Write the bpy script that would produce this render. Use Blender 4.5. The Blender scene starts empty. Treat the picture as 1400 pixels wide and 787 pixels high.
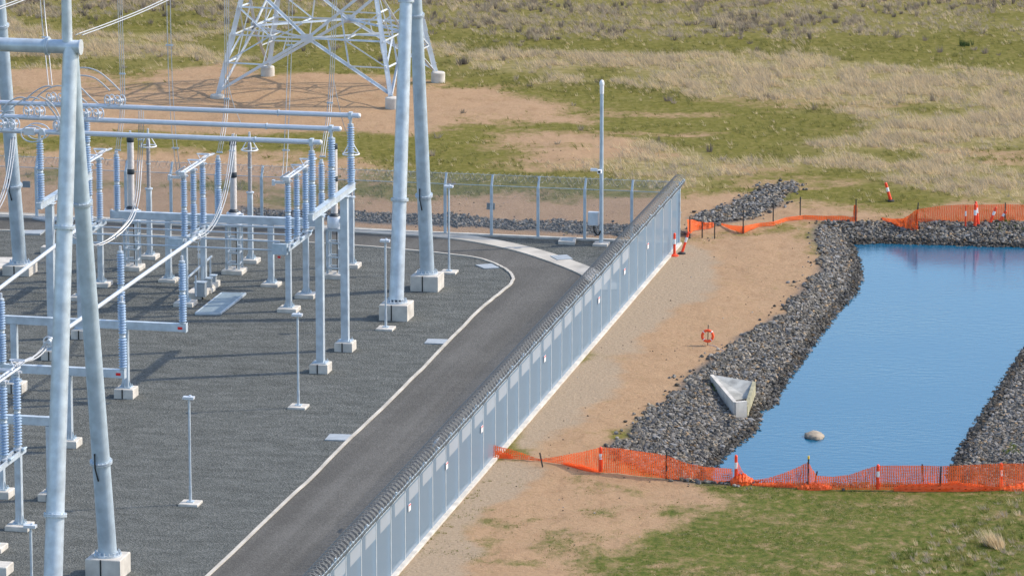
import bpy, bmesh, math, random
import numpy as np
from mathutils import Vector, Matrix

random.seed(7)
RNG = np.random.default_rng(11)
sc = bpy.context.scene
COL = sc.collection
R = math.radians

# ------------------------------------------------------------------ camera, sky, sun, exposure
H, PITCH, FPX, CX, CY = 47.0, R(11.8), 6552.0, 700.0, 393.5
cam_d = bpy.data.cameras.new('camera')
cam = bpy.data.objects.new('camera', cam_d)
COL.objects.link(cam)
cam.location = (0, 0, H)
cam.rotation_euler = (R(90) - PITCH, 0, 0)
cam_d.sensor_width = 36.0
cam_d.lens = FPX / 1400 * 36.0
cam_d.clip_start = 1.0
cam_d.clip_end = 8000
sc.camera = cam

SUN_EL, SUN_AZ = R(41.5), R(12)          # azimuth from +X towards +Y
sun_dir = Vector((math.cos(SUN_EL) * math.cos(SUN_AZ), math.cos(SUN_EL) * math.sin(SUN_AZ), math.sin(SUN_EL)))
w = bpy.data.worlds.new('World')
sc.world = w
w.use_nodes = True
nt = w.node_tree
bg = nt.nodes['Background']
sky = nt.nodes.new('ShaderNodeTexSky')
sky.sky_type = 'NISHITA'
sky.sun_disc = False
sky.sun_elevation = SUN_EL
sky.sun_rotation = R(90) - SUN_AZ
sky.air_density = 1.0
sky.dust_density = 1.2
sky.ozone_density = 1.5
nt.links.new(sky.outputs[0], bg.inputs[0])
bg.inputs[1].default_value = 0.15
sd = bpy.data.lights.new('sun', 'SUN')
sd.energy = 2.1
sd.angle = R(0.8)
sd.color = (1.0, 0.90, 0.75)
so = bpy.data.objects.new('sun', sd)
COL.objects.link(so)
so.location = (60, 200, 80)
so.rotation_euler = sun_dir.to_track_quat('Z', 'Y').to_euler()
sc.view_settings.view_transform = 'Standard'
sc.view_settings.look = 'None'
sc.view_settings.exposure = 0.90
sc.view_settings.gamma = 1.0
try:
    sc.cycles.transparent_max_bounces = 24
    sc.cycles.max_bounces = 6
except Exception:
    pass

# ------------------------------------------------------------------ photograph -> place
SP, CP = math.sin(PITCH), math.cos(PITCH)
def ray(px, py):
    dx, dy = (px - CX) / FPX, (CY - py) / FPX
    return Vector((dx, CP + dy * SP, -SP + dy * CP))
def G(px, py, z=0.0):
    d = ray(px, py)
    return Vector((0, 0, H)) + d * ((z - H) / d.z)
def PY(px, py, Y):
    d = ray(px, py)
    return Vector((0, 0, H)) + d * (Y / d.y)
def Gn(pts, z=0.0):
    return np.array([G(x, y, z)[:2] for x, y in pts])

TH = R(-12.1)                          # the yard's own axes: u along the busbars, v away from the camera
U = Vector((math.cos(TH), math.sin(TH), 0))
V = Vector((-math.sin(TH), math.cos(TH), 0))
def to_uv(p, o):
    d = Vector(p) - Vector(o)
    return Vector((d.dot(U), d.dot(V), d.z))

# ------------------------------------------------------------------ materials
def mat(name, col, rough=0.6, metal=0.0, var=0.0, scale=3.0, bump=0.0, bscale=30.0, spec=0.5, detail=4.0):
    m = bpy.data.materials.new(name)
    m.use_nodes = True
    t = m.node_tree
    b = t.nodes['Principled BSDF']
    b.inputs['Roughness'].default_value = rough
    b.inputs['Metallic'].default_value = metal
    b.inputs['Specular IOR Level'].default_value = spec
    b.inputs['Base Color'].default_value = (*col, 1)
    if var or bump:
        tc = t.nodes.new('ShaderNodeTexCoord')
    if var:
        n = t.nodes.new('ShaderNodeTexNoise')
        n.inputs['Scale'].default_value = scale
        n.inputs['Detail'].default_value = detail
        t.links.new(tc.outputs['Object'], n.inputs['Vector'])
        r = t.nodes.new('ShaderNodeValToRGB')
        r.color_ramp.elements[0].position = 0.3
        r.color_ramp.elements[1].position = 0.7
        r.color_ramp.elements[0].color = (*[max(0, c * (1 - var)) for c in col], 1)
        r.color_ramp.elements[1].color = (*[min(1, c * (1 + var)) for c in col], 1)
        t.links.new(n.outputs['Fac'], r.inputs['Fac'])
        t.links.new(r.outputs['Color'], b.inputs['Base Color'])
    if bump:
        n2 = t.nodes.new('ShaderNodeTexNoise')
        n2.inputs['Scale'].default_value = bscale
        n2.inputs['Detail'].default_value = 3
        t.links.new(tc.outputs['Object'], n2.inputs['Vector'])
        bp = t.nodes.new('ShaderNodeBump')
        bp.inputs['Strength'].default_value = bump
        bp.inputs['Distance'].default_value = 0.05
        t.links.new(n2.outputs['Fac'], bp.inputs['Height'])
        t.links.new(bp.outputs['Normal'], b.inputs['Normal'])
    return m

M = {}
M['galv'] = mat('galvanised_steel', (0.52, 0.58, 0.63), 0.42, 0.25, 0.17, 2.6, 0.06, 8)
M['galv2'] = mat('weathered_galvanised_steel', (0.45, 0.53, 0.59), 0.5, 0.25, 0.14, 2.5)
M['alu'] = mat('aluminium', (0.63, 0.66, 0.70), 0.38, 0.3, 0.05, 4)
M['tower'] = mat('lattice_steel', (0.60, 0.65, 0.70), 0.5, 0.2, 0.1, 1.5)
M['porc'] = mat('blue_grey_insulator', (0.34, 0.45, 0.60), 0.25, 0.0, 0.08, 2, spec=0.7)
M['vt'] = mat('stone_grey_polymer', (0.58, 0.54, 0.51), 0.5, 0, 0.06, 3)
M['vtdark'] = mat('dark_band', (0.03, 0.04, 0.05), 0.5)
M['pole'] = mat('grey_brown_polymer', (0.33, 0.31, 0.31), 0.5, 0, 0.06, 3)
M['conc'] = mat('concrete', (0.56, 0.52, 0.46), 0.85, 0, 0.2, 1.7, 0.15, 25)
M['conc2'] = mat('weathered_concrete', (0.40, 0.395, 0.36), 0.85, 0, 0.3, 2.2, 0.2, 20)
M['conc_stain'] = mat('algae_stained_concrete', (0.34, 0.31, 0.20), 0.85, 0, 0.4, 1.6, 0.2, 20)
M['kerb'] = mat('kerb_concrete', (0.50, 0.46, 0.395), 0.85, 0, 0.22, 0.8, 0.15, 20)
M['cover'] = mat('cover_plate', (0.36, 0.39, 0.41), 0.6, 0.1, 0.12, 3)
M['grate'] = mat('steel_grating', (0.25, 0.31, 0.34), 0.5, 0.2, 0.15, 6)
M['cab'] = mat('cabinet_paint', (0.33, 0.36, 0.38), 0.45, 0.1, 0.06, 3)
M['white'] = mat('white_paint', (0.78, 0.78, 0.78), 0.4)
M['red'] = mat('red_paint', (0.75, 0.02, 0.02), 0.45)
M['orange'] = mat('orange_plastic', (0.95, 0.09, 0.015), 0.45, 0, 0.1, 5)
M['orange_red'] = mat('orange_red_plastic', (0.92, 0.065, 0.014), 0.45, 0, 0.12, 5)
M['dark'] = mat('dark_steel', (0.035, 0.033, 0.032), 0.6)
M['rubber'] = mat('black_rubber', (0.02, 0.02, 0.02), 0.7)
M['yellow'] = mat('yellow_cap', (0.75, 0.5, 0.05), 0.5)
M['cable'] = mat('conductor', (0.50, 0.50, 0.50), 0.5, 0.3)
M['thin'] = mat('weathered_conductor', (0.44, 0.45, 0.46), 0.6, 0.2)
M['razor'] = mat('razor_wire', (0.27, 0.265, 0.25), 0.5, 0.3)
M['wood'] = mat('boulder', (0.34, 0.28, 0.21), 0.9, 0, 0.25, 3, 0.4, 6)

def attr_mat(name, attr, rough=0.9, trans=0.0):
    m = bpy.data.materials.new(name)
    m.use_nodes = True
    t = m.node_tree
    b = t.nodes['Principled BSDF']
    b.inputs['Roughness'].default_value = rough
    b.inputs['Specular IOR Level'].default_value = 0.2
    a = t.nodes.new('ShaderNodeAttribute')
    a.attribute_name = attr
    t.links.new(a.outputs['Color'], b.inputs['Base Color'])
    if trans:
        tr = t.nodes.new('ShaderNodeBsdfTranslucent')
        t.links.new(a.outputs['Color'], tr.inputs['Color'])
        mx = t.nodes.new('ShaderNodeMixShader')
        mx.inputs[0].default_value = trans
        t.links.new(b.outputs[0], mx.inputs[1])
        t.links.new(tr.outputs[0], mx.inputs[2])
        t.links.new(mx.outputs[0], t.nodes['Material Output'].inputs['Surface'])
    return m
M['stone'] = attr_mat('broken_rock', 'col', 0.85)
M['blade'] = attr_mat('grass_blades', 'col', 0.8, 0.5)

def screen_mat(name, col, cover, rough=0.5, metal=0.2):
    """woven or welded mesh too fine to model wire by wire: open area set by how steeply one looks through it"""
    m = bpy.data.materials.new(name)
    m.use_nodes = True
    t = m.node_tree
    L = t.links.new
    b = t.nodes['Principled BSDF']
    b.inputs['Base Color'].default_value = (*col, 1)
    b.inputs['Roughness'].default_value = rough
    b.inputs['Metallic'].default_value = metal
    g = t.nodes.new('ShaderNodeNewGeometry')
    d = t.nodes.new('ShaderNodeVectorMath'); d.operation = 'DOT_PRODUCT'
    L(g.outputs['Normal'], d.inputs[0]); L(g.outputs['Incoming'], d.inputs[1])
    ab = t.nodes.new('ShaderNodeMath'); ab.operation = 'ABSOLUTE'; L(d.outputs['Value'], ab.inputs[0])
    mx = t.nodes.new('ShaderNodeMath'); mx.operation = 'MAXIMUM'; L(ab.outputs[0], mx.inputs[0]); mx.inputs[1].default_value = 0.06
    iv = t.nodes.new('ShaderNodeMath'); iv.operation = 'DIVIDE'; iv.inputs[0].default_value = 1; L(mx.outputs[0], iv.inputs[1])
    pw = t.nodes.new('ShaderNodeMath'); pw.operation = 'POWER'; pw.inputs[0].default_value = 1 - cover; L(iv.outputs[0], pw.inputs[1])
    tr = t.nodes.new('ShaderNodeBsdfTransparent')
    ms = t.nodes.new('ShaderNodeMixShader')
    L(pw.outputs[0], ms.inputs[0]); L(b.outputs[0], ms.inputs[1]); L(tr.outputs[0], ms.inputs[2])
    L(ms.outputs[0], t.nodes['Material Output'].inputs['Surface'])
    return m
M['mesh358'] = screen_mat('welded_mesh', (0.19, 0.28, 0.375), 0.22)
M['mesh_rear'] = screen_mat('welded_mesh_rear', (0.24, 0.30, 0.35), 0.31)
M['mesh_crank'] = screen_mat('crank_mesh', (0.22, 0.30, 0.38), 0.18)
M['mesh_patch'] = screen_mat('pale_mesh', (0.47, 0.51, 0.56), 0.17)  # paler mesh sheet laid over the upper part of fence bays

def net_mat(name, col, cell, bar):
    m = bpy.data.materials.new(name)
    m.use_nodes = True
    t = m.node_tree
    L = t.links.new
    b = t.nodes['Principled BSDF']
    b.inputs['Base Color'].default_value = (*col, 1)
    b.inputs['Roughness'].default_value = 0.5
    uvn = t.nodes.new('ShaderNodeUVMap'); uvn.uv_map = 'UVMap'
    sp = t.nodes.new('ShaderNodeSeparateXYZ'); L(uvn.outputs[0], sp.inputs[0])
    outs = []
    for k, ax in enumerate('XY'):
        dv = t.nodes.new('ShaderNodeMath'); dv.operation = 'DIVIDE'; L(sp.outputs[ax], dv.inputs[0]); dv.inputs[1].default_value = cell[k]
        fr = t.nodes.new('ShaderNodeMath'); fr.operation = 'FRACT'; L(dv.outputs[0], fr.inputs[0])
        lt = t.nodes.new('ShaderNodeMath'); lt.operation = 'LESS_THAN'; L(fr.outputs[0], lt.inputs[0]); lt.inputs[1].default_value = bar[k]
        outs.append(lt)
    mxm = t.nodes.new('ShaderNodeMath'); mxm.operation = 'MAXIMUM'
    L(outs[0].outputs[0], mxm.inputs[0]); L(outs[1].outputs[0], mxm.inputs[1])
    tl = t.nodes.new('ShaderNodeBsdfTranslucent'); tl.inputs['Color'].default_value = (*col, 1)
    m1 = t.nodes.new('ShaderNodeMixShader'); m1.inputs[0].default_value = 0.35
    L(b.outputs[0], m1.inputs[1]); L(tl.outputs[0], m1.inputs[2])
    tr = t.nodes.new('ShaderNodeBsdfTransparent')
    ms = t.nodes.new('ShaderNodeMixShader')
    L(mxm.outputs[0], ms.inputs[0]); L(tr.outputs[0], ms.inputs[1]); L(m1.outputs[0], ms.inputs[2])
    L(ms.outputs[0], t.nodes['Material Output'].inputs['Surface'])
    return m
M['net'] = net_mat('orange_barrier_mesh', (1.0, 0.165, 0.035), (0.09, 0.06), (0.44, 0.48))
M['net_fold'] = net_mat('folded_barrier_mesh', (1.0, 0.16, 0.025), (0.09, 0.06), (0.6, 0.65))

# ------------------------------------------------------------------ mesh builder
class MB:
    def __init__(s):
        s.v, s.f = [], []
    def add(s, vs, fs):
        o = len(s.v)
        s.v += [tuple(p) for p in vs]
        s.f += [tuple(i + o for i in f) for f in fs]
        return s
    def box(s, c, size, ax=None):
        x, y, z = [k / 2 for k in size]
        P = [(-x, -y, -z), (x, -y, -z), (x, y, -z), (-x, y, -z), (-x, -y, z), (x, -y, z), (x, y, z), (-x, y, z)]
        if ax is not None:
            P = [ax @ Vector(p) for p in P]
        c = Vector(c)
        return s.add([c + Vector(p) for p in P], [(3, 2, 1, 0), (4, 5, 6, 7), (0, 1, 5, 4), (1, 2, 6, 5), (2, 3, 7, 6), (3, 0, 4, 7)])
    def cbox(s, c, size, ch=0.03):
        """box with its top edges chamfered"""
        x, y, z = [k / 2 for k in size]
        P = []
        for zz, i in ((-z, 0), (z - ch, 0), (z, ch)):
            P += [(-x + i, -y + i, zz), (x - i, -y + i, zz), (x - i, y - i, zz), (-x + i, y - i, zz)]
        F = [(3, 2, 1, 0), (8, 9, 10, 11)]
        for k in (0, 4):
            for i in range(4):
                j = (i + 1) % 4
                F.append((k + i, k + j, k + 4 + j, k + 4 + i))
        c = Vector(c)
        return s.add([c + Vector(p) for p in P], F)
    def tube(s, a, b, r0, r1=None, n=12, caps=True):
        a, b = Vector(a), Vector(b)
        r1 = r0 if r1 is None else r1
        d = (b - a).normalized()
        t = Vector((0, 0, 1)) if abs(d.z) < 0.9 else Vector((1, 0, 0))
        e1 = d.cross(t).normalized(); e2 = d.cross(e1)
        vs, fs = [], []
        for c, r in ((a, r0), (b, r1)):
            for i in range(n):
                an = 2 * math.pi * i / n
                vs.append(c + e1 * (r * math.cos(an)) + e2 * (r * math.sin(an)))
        for i in range(n):
            j = (i + 1) % n
            fs.append((i, i + n, j + n, j))
        if caps:
            fs.append(tuple(range(n))); fs.append(tuple(range(2 * n - 1, n - 1, -1)))
        return s.add(vs, fs)
    def bar(s, a, b, wd, ht, up=(0, 0, 1)):
        a, b = Vector(a), Vector(b)
        d = (b - a); L = d.length; d.normalize()
        upv = Vector(up)
        if abs(d.dot(upv)) > 0.98:
            upv = Vector((1, 0, 0))
        e1 = upv.cross(d).normalized(); e2 = d.cross(e1)
        ax = Matrix((d, e1, e2)).transposed()
        return s.box((a + b) / 2, (L, wd, ht), ax)
    def angle(s, a, b, wd, up=(0, 0, 1)):
        """rolled angle: two thin legs"""
        a, b = Vector(a), Vector(b)
        d = (b - a); L = d.length; d.normalize()
        upv = Vector(up)
        if abs(d.dot(upv)) > 0.98:
            upv = Vector((1, 0, 0))
        e1 = upv.cross(d).normalized(); e2 = d.cross(e1)
        ax = Matrix((d, e1, e2)).transposed()
        t = wd * 0.14
        c = (a + b) / 2
        s.box(c + e2 * (-wd / 2 + t / 2), (L, wd, t), ax)
        return s.box(c + e1 * (-wd / 2 + t / 2) + e2 * (t / 2), (L, t, wd - t), ax)
    def poly(s, pts, r, n=6):
        pts = [Vector(p) for p in pts]
        rings = []
        prev = None
        for i, p in enumerate(pts):
            d = (pts[min(i + 1, len(pts) - 1)] - pts[max(i - 1, 0)]).normalized()
            if prev is None:
                t = Vector((0, 0, 1)) if abs(d.z) < 0.9 else Vector((1, 0, 0))
                e1 = d.cross(t).normalized()
            else:
                e1 = (prev - d * prev.dot(d)).normalized()
            prev = e1
            e2 = d.cross(e1)
            rings.append([p + e1 * (r * math.cos(2 * math.pi * k / n)) + e2 * (r * math.sin(2 * math.pi * k / n)) for k in range(n)])
        vs = [q for rg in rings for q in rg]
        fs = []
        for i in range(len(pts) - 1):
            for k in range(n):
                kk = (k + 1) % n
                fs.append((i * n + k, (i + 1) * n + k, (i + 1) * n + kk, i * n + kk))
        fs.append(tuple(range(n))); fs.append(tuple(range(len(vs) - 1, len(vs) - n - 1, -1)))
        return s.add(vs, fs)
    def ring(s, c, axis, Rr, r, n=20, m=6):
        axis = Vector(axis).normalized()
        t = Vector((0, 0, 1)) if abs(axis.z) < 0.9 else Vector((1, 0, 0))
        e1 = axis.cross(t).normalized(); e2 = axis.cross(e1)
        vs, fs = [], []
        for i in range(n):
            a = 2 * math.pi * i / n
            d = e1 * math.cos(a) + e2 * math.sin(a)
            for k in range(m):
                b = 2 * math.pi * k / m
                vs.append(Vector(c) + d * (Rr + r * math.cos(b)) + axis * (r * math.sin(b)))
        for i in range(n):
            for k in range(m):
                fs.append((i * m + k, ((i + 1) % n) * m + k, ((i + 1) % n) * m + (k + 1) % m, i * m + (k + 1) % m))
        return s.add(vs, fs)
    def lathe(s, prof, c=(0, 0, 0), n=14):
        vs, fs = [], []
        for r, z in prof:
            for i in range(n):
                a = 2 * math.pi * i / n
                vs.append((c[0] + r * math.cos(a), c[1] + r * math.sin(a), c[2] + z))
        for k in range(len(prof) - 1):
            for i in range(n):
                j = (i + 1) % n
                fs.append((k * n + i, k * n + j, (k + 1) * n + j, (k + 1) * n + i))
        fs.append(tuple(range(n - 1, -1, -1)))
        o = (len(prof) - 1) * n
        fs.append(tuple(range(o, o + n)))
        return s.add(vs, fs)
    def prism(s, poly, z0, z1):
        n = len(poly)
        A = sum(poly[i][0] * poly[(i + 1) % n][1] - poly[(i + 1) % n][0] * poly[i][1] for i in range(n))
        if A < 0:
            poly = poly[::-1]
        vs = [(p[0], p[1], z0) for p in poly] + [(p[0], p[1], z1) for p in poly]
        fs = [tuple(range(n - 1, -1, -1)), tuple(range(n, 2 * n))]
        for i in range(n):
            j = (i + 1) % n
            fs.append((i, j, n + j, n + i))
        return s.add(vs, fs)
    def mesh(s, name, m):
        me = bpy.data.meshes.new(name)
        me.from_pydata(s.v, [], s.f)
        me.materials.append(m)
        me.polygons.foreach_set('use_smooth', [True] * len(me.polygons))
        me.set_sharp_from_angle(angle=R(38))
        me.update()
        return me
    def build(s, name, m, parent=None, loc=(0, 0, 0)):
        return link(name, s.mesh(name, m), parent, loc)

def link(name, me, parent=None, loc=(0, 0, 0)):
    o = bpy.data.objects.new(name, me)
    COL.objects.link(o)
    o.location = loc
    if parent is not None:
        o.parent = parent
    return o
def tag(o, label=None, cat=None, group=None, kind=None):
    if label: o['label'] = label
    if cat: o['category'] = cat
    if group: o['group'] = group
    if kind: o['kind'] = kind
    return o
def thing(name, label, cat, loc=(0, 0, 0), rz=TH, group=None):
    o = bpy.data.objects.new(name, None)
    COL.objects.link(o)
    o.empty_display_size = 0.3
    o.location = loc
    o.rotation_euler = (0, 0, rz)
    return tag(o, label, cat, group)
def copy_tree(o, parent=None):
    c = o.copy()
    COL.objects.link(c)
    if parent is not None:
        c.parent = parent
    for ch in list(o.children):
        copy_tree(ch, c)
    return c
def tris_mesh(name, verts, tris, m, col=None):
    me = bpy.data.meshes.new(name)
    nv, nf = len(verts), len(tris)
    me.vertices.add(nv)
    me.vertices.foreach_set('co', np.asarray(verts, np.float32).ravel())
    me.loops.add(nf * 3)
    me.loops.foreach_set('vertex_index', np.asarray(tris, np.int32).ravel())
    me.polygons.add(nf)
    me.polygons.foreach_set('loop_start', np.arange(0, nf * 3, 3, dtype=np.int32))
    me.polygons.foreach_set('loop_total', np.full(nf, 3, np.int32))
    me.update(calc_edges=True)
    me.polygons.foreach_set('use_smooth', [False] * nf)
    if col is not None:
        a = me.attributes.new('col', 'FLOAT_COLOR', 'POINT')
        a.data.foreach_set('color', np.concatenate([col, np.ones((nv, 1))], 1).astype(np.float32).ravel())
    me.materials.append(m)
    return me

# ------------------------------------------------------------------ numpy field helpers
def inside(P, poly):
    x, y = P[:, 0], P[:, 1]
    r = np.zeros(len(P), bool)
    n = len(poly)
    for i in range(n):
        x0, y0 = poly[i]; x1, y1 = poly[(i + 1) % n]
        c = ((y0 > y) != (y1 > y))
        if y1 != y0:
            r ^= c & (x < (x1 - x0) * (y - y0) / (y1 - y0) + x0)
    return r
def dist_line(P, line, closed=False):
    d = np.full(len(P), 1e9)
    n = len(line)
    for i in range(n if closed else n - 1):
        a, b = line[i], line[(i + 1) % n]
        ab = b - a
        t = np.clip(((P - a) @ ab) / max(1e-9, ab @ ab), 0, 1)
        q = P - (a + t[:, None] * ab)
        d = np.minimum(d, np.hypot(q[:, 0], q[:, 1]))
    return d
def sdf(P, poly):
    d = dist_line(P, poly, True)
    return np.where(inside(P, poly), d, -d)
_lat = {}
def vnoise(P, scale, seed, ay=1.0):
    """smooth value noise, 2-D"""
    if seed not in _lat:
        _lat[seed] = np.random.default_rng(seed).random((257, 257))
    T = _lat[seed]
    X = P[:, 0] / scale + 1000; Y = P[:, 1] / (scale * ay) + 1000
    xi, yi = np.floor(X).astype(int), np.floor(Y).astype(int)
    fx, fy = X - xi, Y - yi
    fx = fx * fx * (3 - 2 * fx); fy = fy * fy * (3 - 2 * fy)
    a, b = xi % 256, yi % 256
    return (T[a, b] * (1 - fx) + T[a + 1, b] * fx) * (1 - fy) + (T[a, b + 1] * (1 - fx) + T[a + 1, b + 1] * fx) * fy
def fbm(P, scale, seed, oct=4, ay=1.0):
    v, amp, tot = 0, 1, 0
    for k in range(oct):
        v = v + amp * vnoise(P, scale / 2 ** k, seed + k, ay); tot += amp; amp *= 0.55
    return v / tot
def sstep(a, b, x):
    t = np.clip((x - a) / (b - a), 0, 1)
    return t * t * (3 - 2 * t)

# ------------------------------------------------------------------ zones of the ground, read off the photograph
ZW = -0.75
p_a, p_b = G(914, 350), G(541, 783)
FV = (p_a - p_b); FV.z = 0; FV.normalize()                 # run of the right-hand fence
FU = Vector((FV.y, -FV.x, 0))
FA = Vector((p_a.x, p_a.y, 0)) + FV * 3.1                  # fence corner
FB = FA - FV * 96.0                                         # near end of the right-hand fence, below the frame
BB = FA - U * 62.0                                         # far left end of the rear fence
YARD = np.array([FA[:2], FB[:2], (FB - U * 62)[:2], BB[:2]])
WATER = Gn([(1164, 334), (1169, 350), (1173, 368), (1173, 385), (1166, 402), (1143, 425), (1112, 465), (1088, 500), (1062, 535),
            (1055, 553), (1036, 563), (1031, 588), (1002, 610), (986, 624), (968, 645), (962, 668),
            (1120, 676), (1306, 672), (1301, 645), (1313, 620), (1340, 577), (1370, 530), (1400, 483), (1470, 380), (1500, 341), (1400, 338), (1290, 334.5), (1200, 332)], ZW)
ROCK = Gn([(1116, 306), (1112, 330), (1121, 352), (1118, 378), (1101, 392), (1086, 418), (1050, 443), (1020, 460), (1001, 480), (975, 494),
           (947, 508), (935, 530), (920, 545), (890, 563), (859, 588), (862, 602), (846, 604), (836, 612), (856, 632), (905, 655), (960, 661), (1120, 664), (1290, 665), (1430, 662),
           (1560, 560), (1640, 400), (1620, 300), (1400, 306), (1250, 304), (1190, 304)], -0.1)
SWALE = Gn([(946, 298), (962, 293), (987, 286), (1018, 272), (1045, 253), (1084, 252), (1077, 267), (1057, 283), (1030, 297), (985, 305), (960, 307)])
DRAIN = Gn([(332, 283), (390, 287), (480, 289), (580, 293), (700, 301), (800, 308), (880, 312), (940, 313), (940, 321), (870, 320), (800, 319), (700, 313), (580, 306), (480, 301), (390, 297), (332, 292)])
DIRT = [Gn(p) for p in (
    [(-300, 112), (60, 108), (200, 112), (300, 98), (450, 93), (600, 108), (690, 115), (760, 128), (800, 142), (795, 160), (700, 163), (640, 172), (560, 184), (420, 186), (300, 180), (200, 176), (60, 186), (-300, 180)],
    [(690, 186), (780, 188), (822, 196), (832, 212), (770, 221), (715, 208)],
    [(-300, 205), (150, 200), (330, 204), (480, 214), (520, 226), (480, 240), (300, 246), (-300, 250)],
    [(-300, 252), (200, 255), (470, 274), (900, 278), (945, 276), (1000, 268), (1050, 282), (1110, 276), (1180, 282), (1290, 276), (1500, 280), (1500, 310), (1110, 310), (960, 335), (900, 330), (500, 322), (-300, 300)],
    [(1090, 240), (1190, 243), (1190, 250), (1110, 252)],
    [(905, 335), (1118, 302), (1130, 380), (1090, 420), (1000, 500), (900, 570), (835, 620), (845, 640), (900, 655), (965, 668), (970, 690), (938, 712), (905, 730), (850, 760), (800, 782), (700, 900), (380, 950)],
    [(-10, 103), (85, 100), (90, 108), (-10, 110)])]
SHOULDER = Gn([(905, 335), (940, 334), (985, 343), (968, 372), (938, 405), (888, 465), (824, 532), (782, 585), (718, 650), (665, 720), (620, 800), (540, 950), (380, 950)])
TALL = [Gn(p) for p in (
    [(815, 84), (1000, 72), (1200, 92), (1420, 122), (1420, 152), (1200, 142), (1000, 128), (815, 126)],
    [(570, 60), (800, 78), (835, 118), (740, 116), (580, 100)],
    [(-200, 18), (260, 50), (330, 78), (100, 84), (-200, 80)],
    [(822, 204), (890, 204), (935, 236), (930, 246), (830, 224)],
    [(1090, 222), (1400, 214), (1450, 280), (1290, 268), (1180, 240)],
    [(1150, 150), (1420, 160), (1420, 205), (1180, 195)])]
TUSS = [Gn(p) for p in ([(-200, -60), (560, -60), (760, -50), (900, -60), (1400, -60), (1400, 45), (1150, 40), (900, 58), (700, 52), (560, 40), (300, 30), (-200, 22)],)]
FRONTG = Gn([(960, 655), (1500, 660), (1700, 1000), (400, 1000), (800, 782), (905, 730), (970, 690)])

def zones(P):
    n1 = fbm(P, 6.0, 3, 4) - 0.5
    n2 = fbm(P, 2.0, 40, 3) - 0.5
    nx = fbm(P, 7.0, 60, 4, 0.45) - 0.5
    dirt = np.zeros(len(P))
    for k, D in enumerate(DIRT):
        wd = 1.4 if k == 5 else 3.0
        am = 5.0 if k == 5 else 12.0
        dirt = np.maximum(dirt, sstep(-wd, wd, sdf(P, D) + n1 * am + n2 * 3.0))
    # worn earth shows through the far field in flat streaks
    dirt = np.maximum(dirt, sstep(0.08, 0.26, nx) * 0.62 * sstep(300, 265, P[:, 1]) * sstep(205, 235, P[:, 1]))
    frontg = sstep(193, 187, P[:, 1])
    dirt = np.maximum(dirt, sstep(0.46, 0.75, fbm(P, 2.2, 860, 5, 0.7)) * 0.45 * frontg)
    dirt = dirt * (1 - frontg * sstep(0.5, 0.75, fbm(P, 1.6, 880, 5)) * 0.5)
    sh = sstep(-0.7, 0.7, sdf(P, SHOULDER) + n1 * 3 + n2 * 1.5)
    rock = np.maximum(sstep(-0.4, 0.2, sdf(P, ROCK) + n2 * 0.9), np.maximum(sstep(-0.5, 0.3, sdf(P, SWALE) + n2), sstep(-0.6, 0.3, sdf(P, DRAIN) + n2 * 1.6)))
    tall = np.zeros(len(P))
    for T in TALL:
        tall = np.maximum(tall, sstep(-4, 4, sdf(P, T) + n1 * 16))
    tus = np.zeros(len(P))
    for T in TUSS:
        tus = np.maximum(tus, sstep(-6, 6, sdf(P, T) + n1 * 20))
    return dirt, sh, rock, tall, tus
def height(P):
    dW = sdf(P, WATER); dR = sdf(P, ROCK)
    a = np.maximum(-dW, 0); b = np.maximum(dR, 0)
    t = a / np.maximum(a + b, 1e-6)
    left = sstep(6, -2, P[:, 0] - (8 + (P[:, 1] - 200) * 0.05)) * sstep(183, 192, P[:, 1]) * sstep(244, 238, P[:, 1])
    zr = -0.05 - 0.22 * 0
    z = np.where(dW > 0, ZW - np.minimum(dW * 0.4, 0.9), np.where(dR > 0, ZW + (zr - ZW) * np.power(t, 0.85), zr * sstep(6, 0, -dR)))
    dev = sdf(P, YARD)
    out = sstep(0.6, 4.0, -dev) * sstep(-0.2, 2.0, -dR)
    z = z + out * (fbm(P, 3.0, 90, 4) - 0.5) * 0.22
    z = np.where(dev > 0.3, -0.12, z)
    z += sstep(250, 420, P[:, 1]) * (fbm(P, 40, 120, 2) - 0.5) * 1.2
    return z

# ------------------------------------------------------------------ ground sheet
xs = np.concatenate([[-4000, -1500, -600, -250, -120, -80, -60, -50], np.arange(-45, 45.01, 0.32), [50, 60, 80, 120, 250, 600, 1500, 4000]])
ys = np.concatenate([[-800, -200, 0, 80, 120, 145, 158], np.arange(164, 345, 0.36), [350, 358, 370, 390, 420, 480, 600, 900, 1500, 3000, 7000]])
XX, YY = np.meshgrid(xs, ys)
P = np.stack([XX.ravel(), YY.ravel()], 1)
dirt, sh, rock, tall, tus = zones(P)
Z = height(P)
far = (np.abs(P[:, 0]) > 70) | (P[:, 1] < 150) | (P[:, 1] > 360)
Z = np.where(far & (sdf(P, YARD) < 0), 0.0, Z)
nx_, ny_ = len(xs), len(ys)
idx = np.arange(nx_ * ny_).reshape(ny_, nx_)
quads = np.stack([idx[:-1, :-1], idx[:-1, 1:], idx[1:, 1:], idx[1:, :-1]], -1).reshape(-1, 4)
tri = np.concatenate([quads[:, [0, 1, 2]], quads[:, [0, 2, 3]]])
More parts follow.
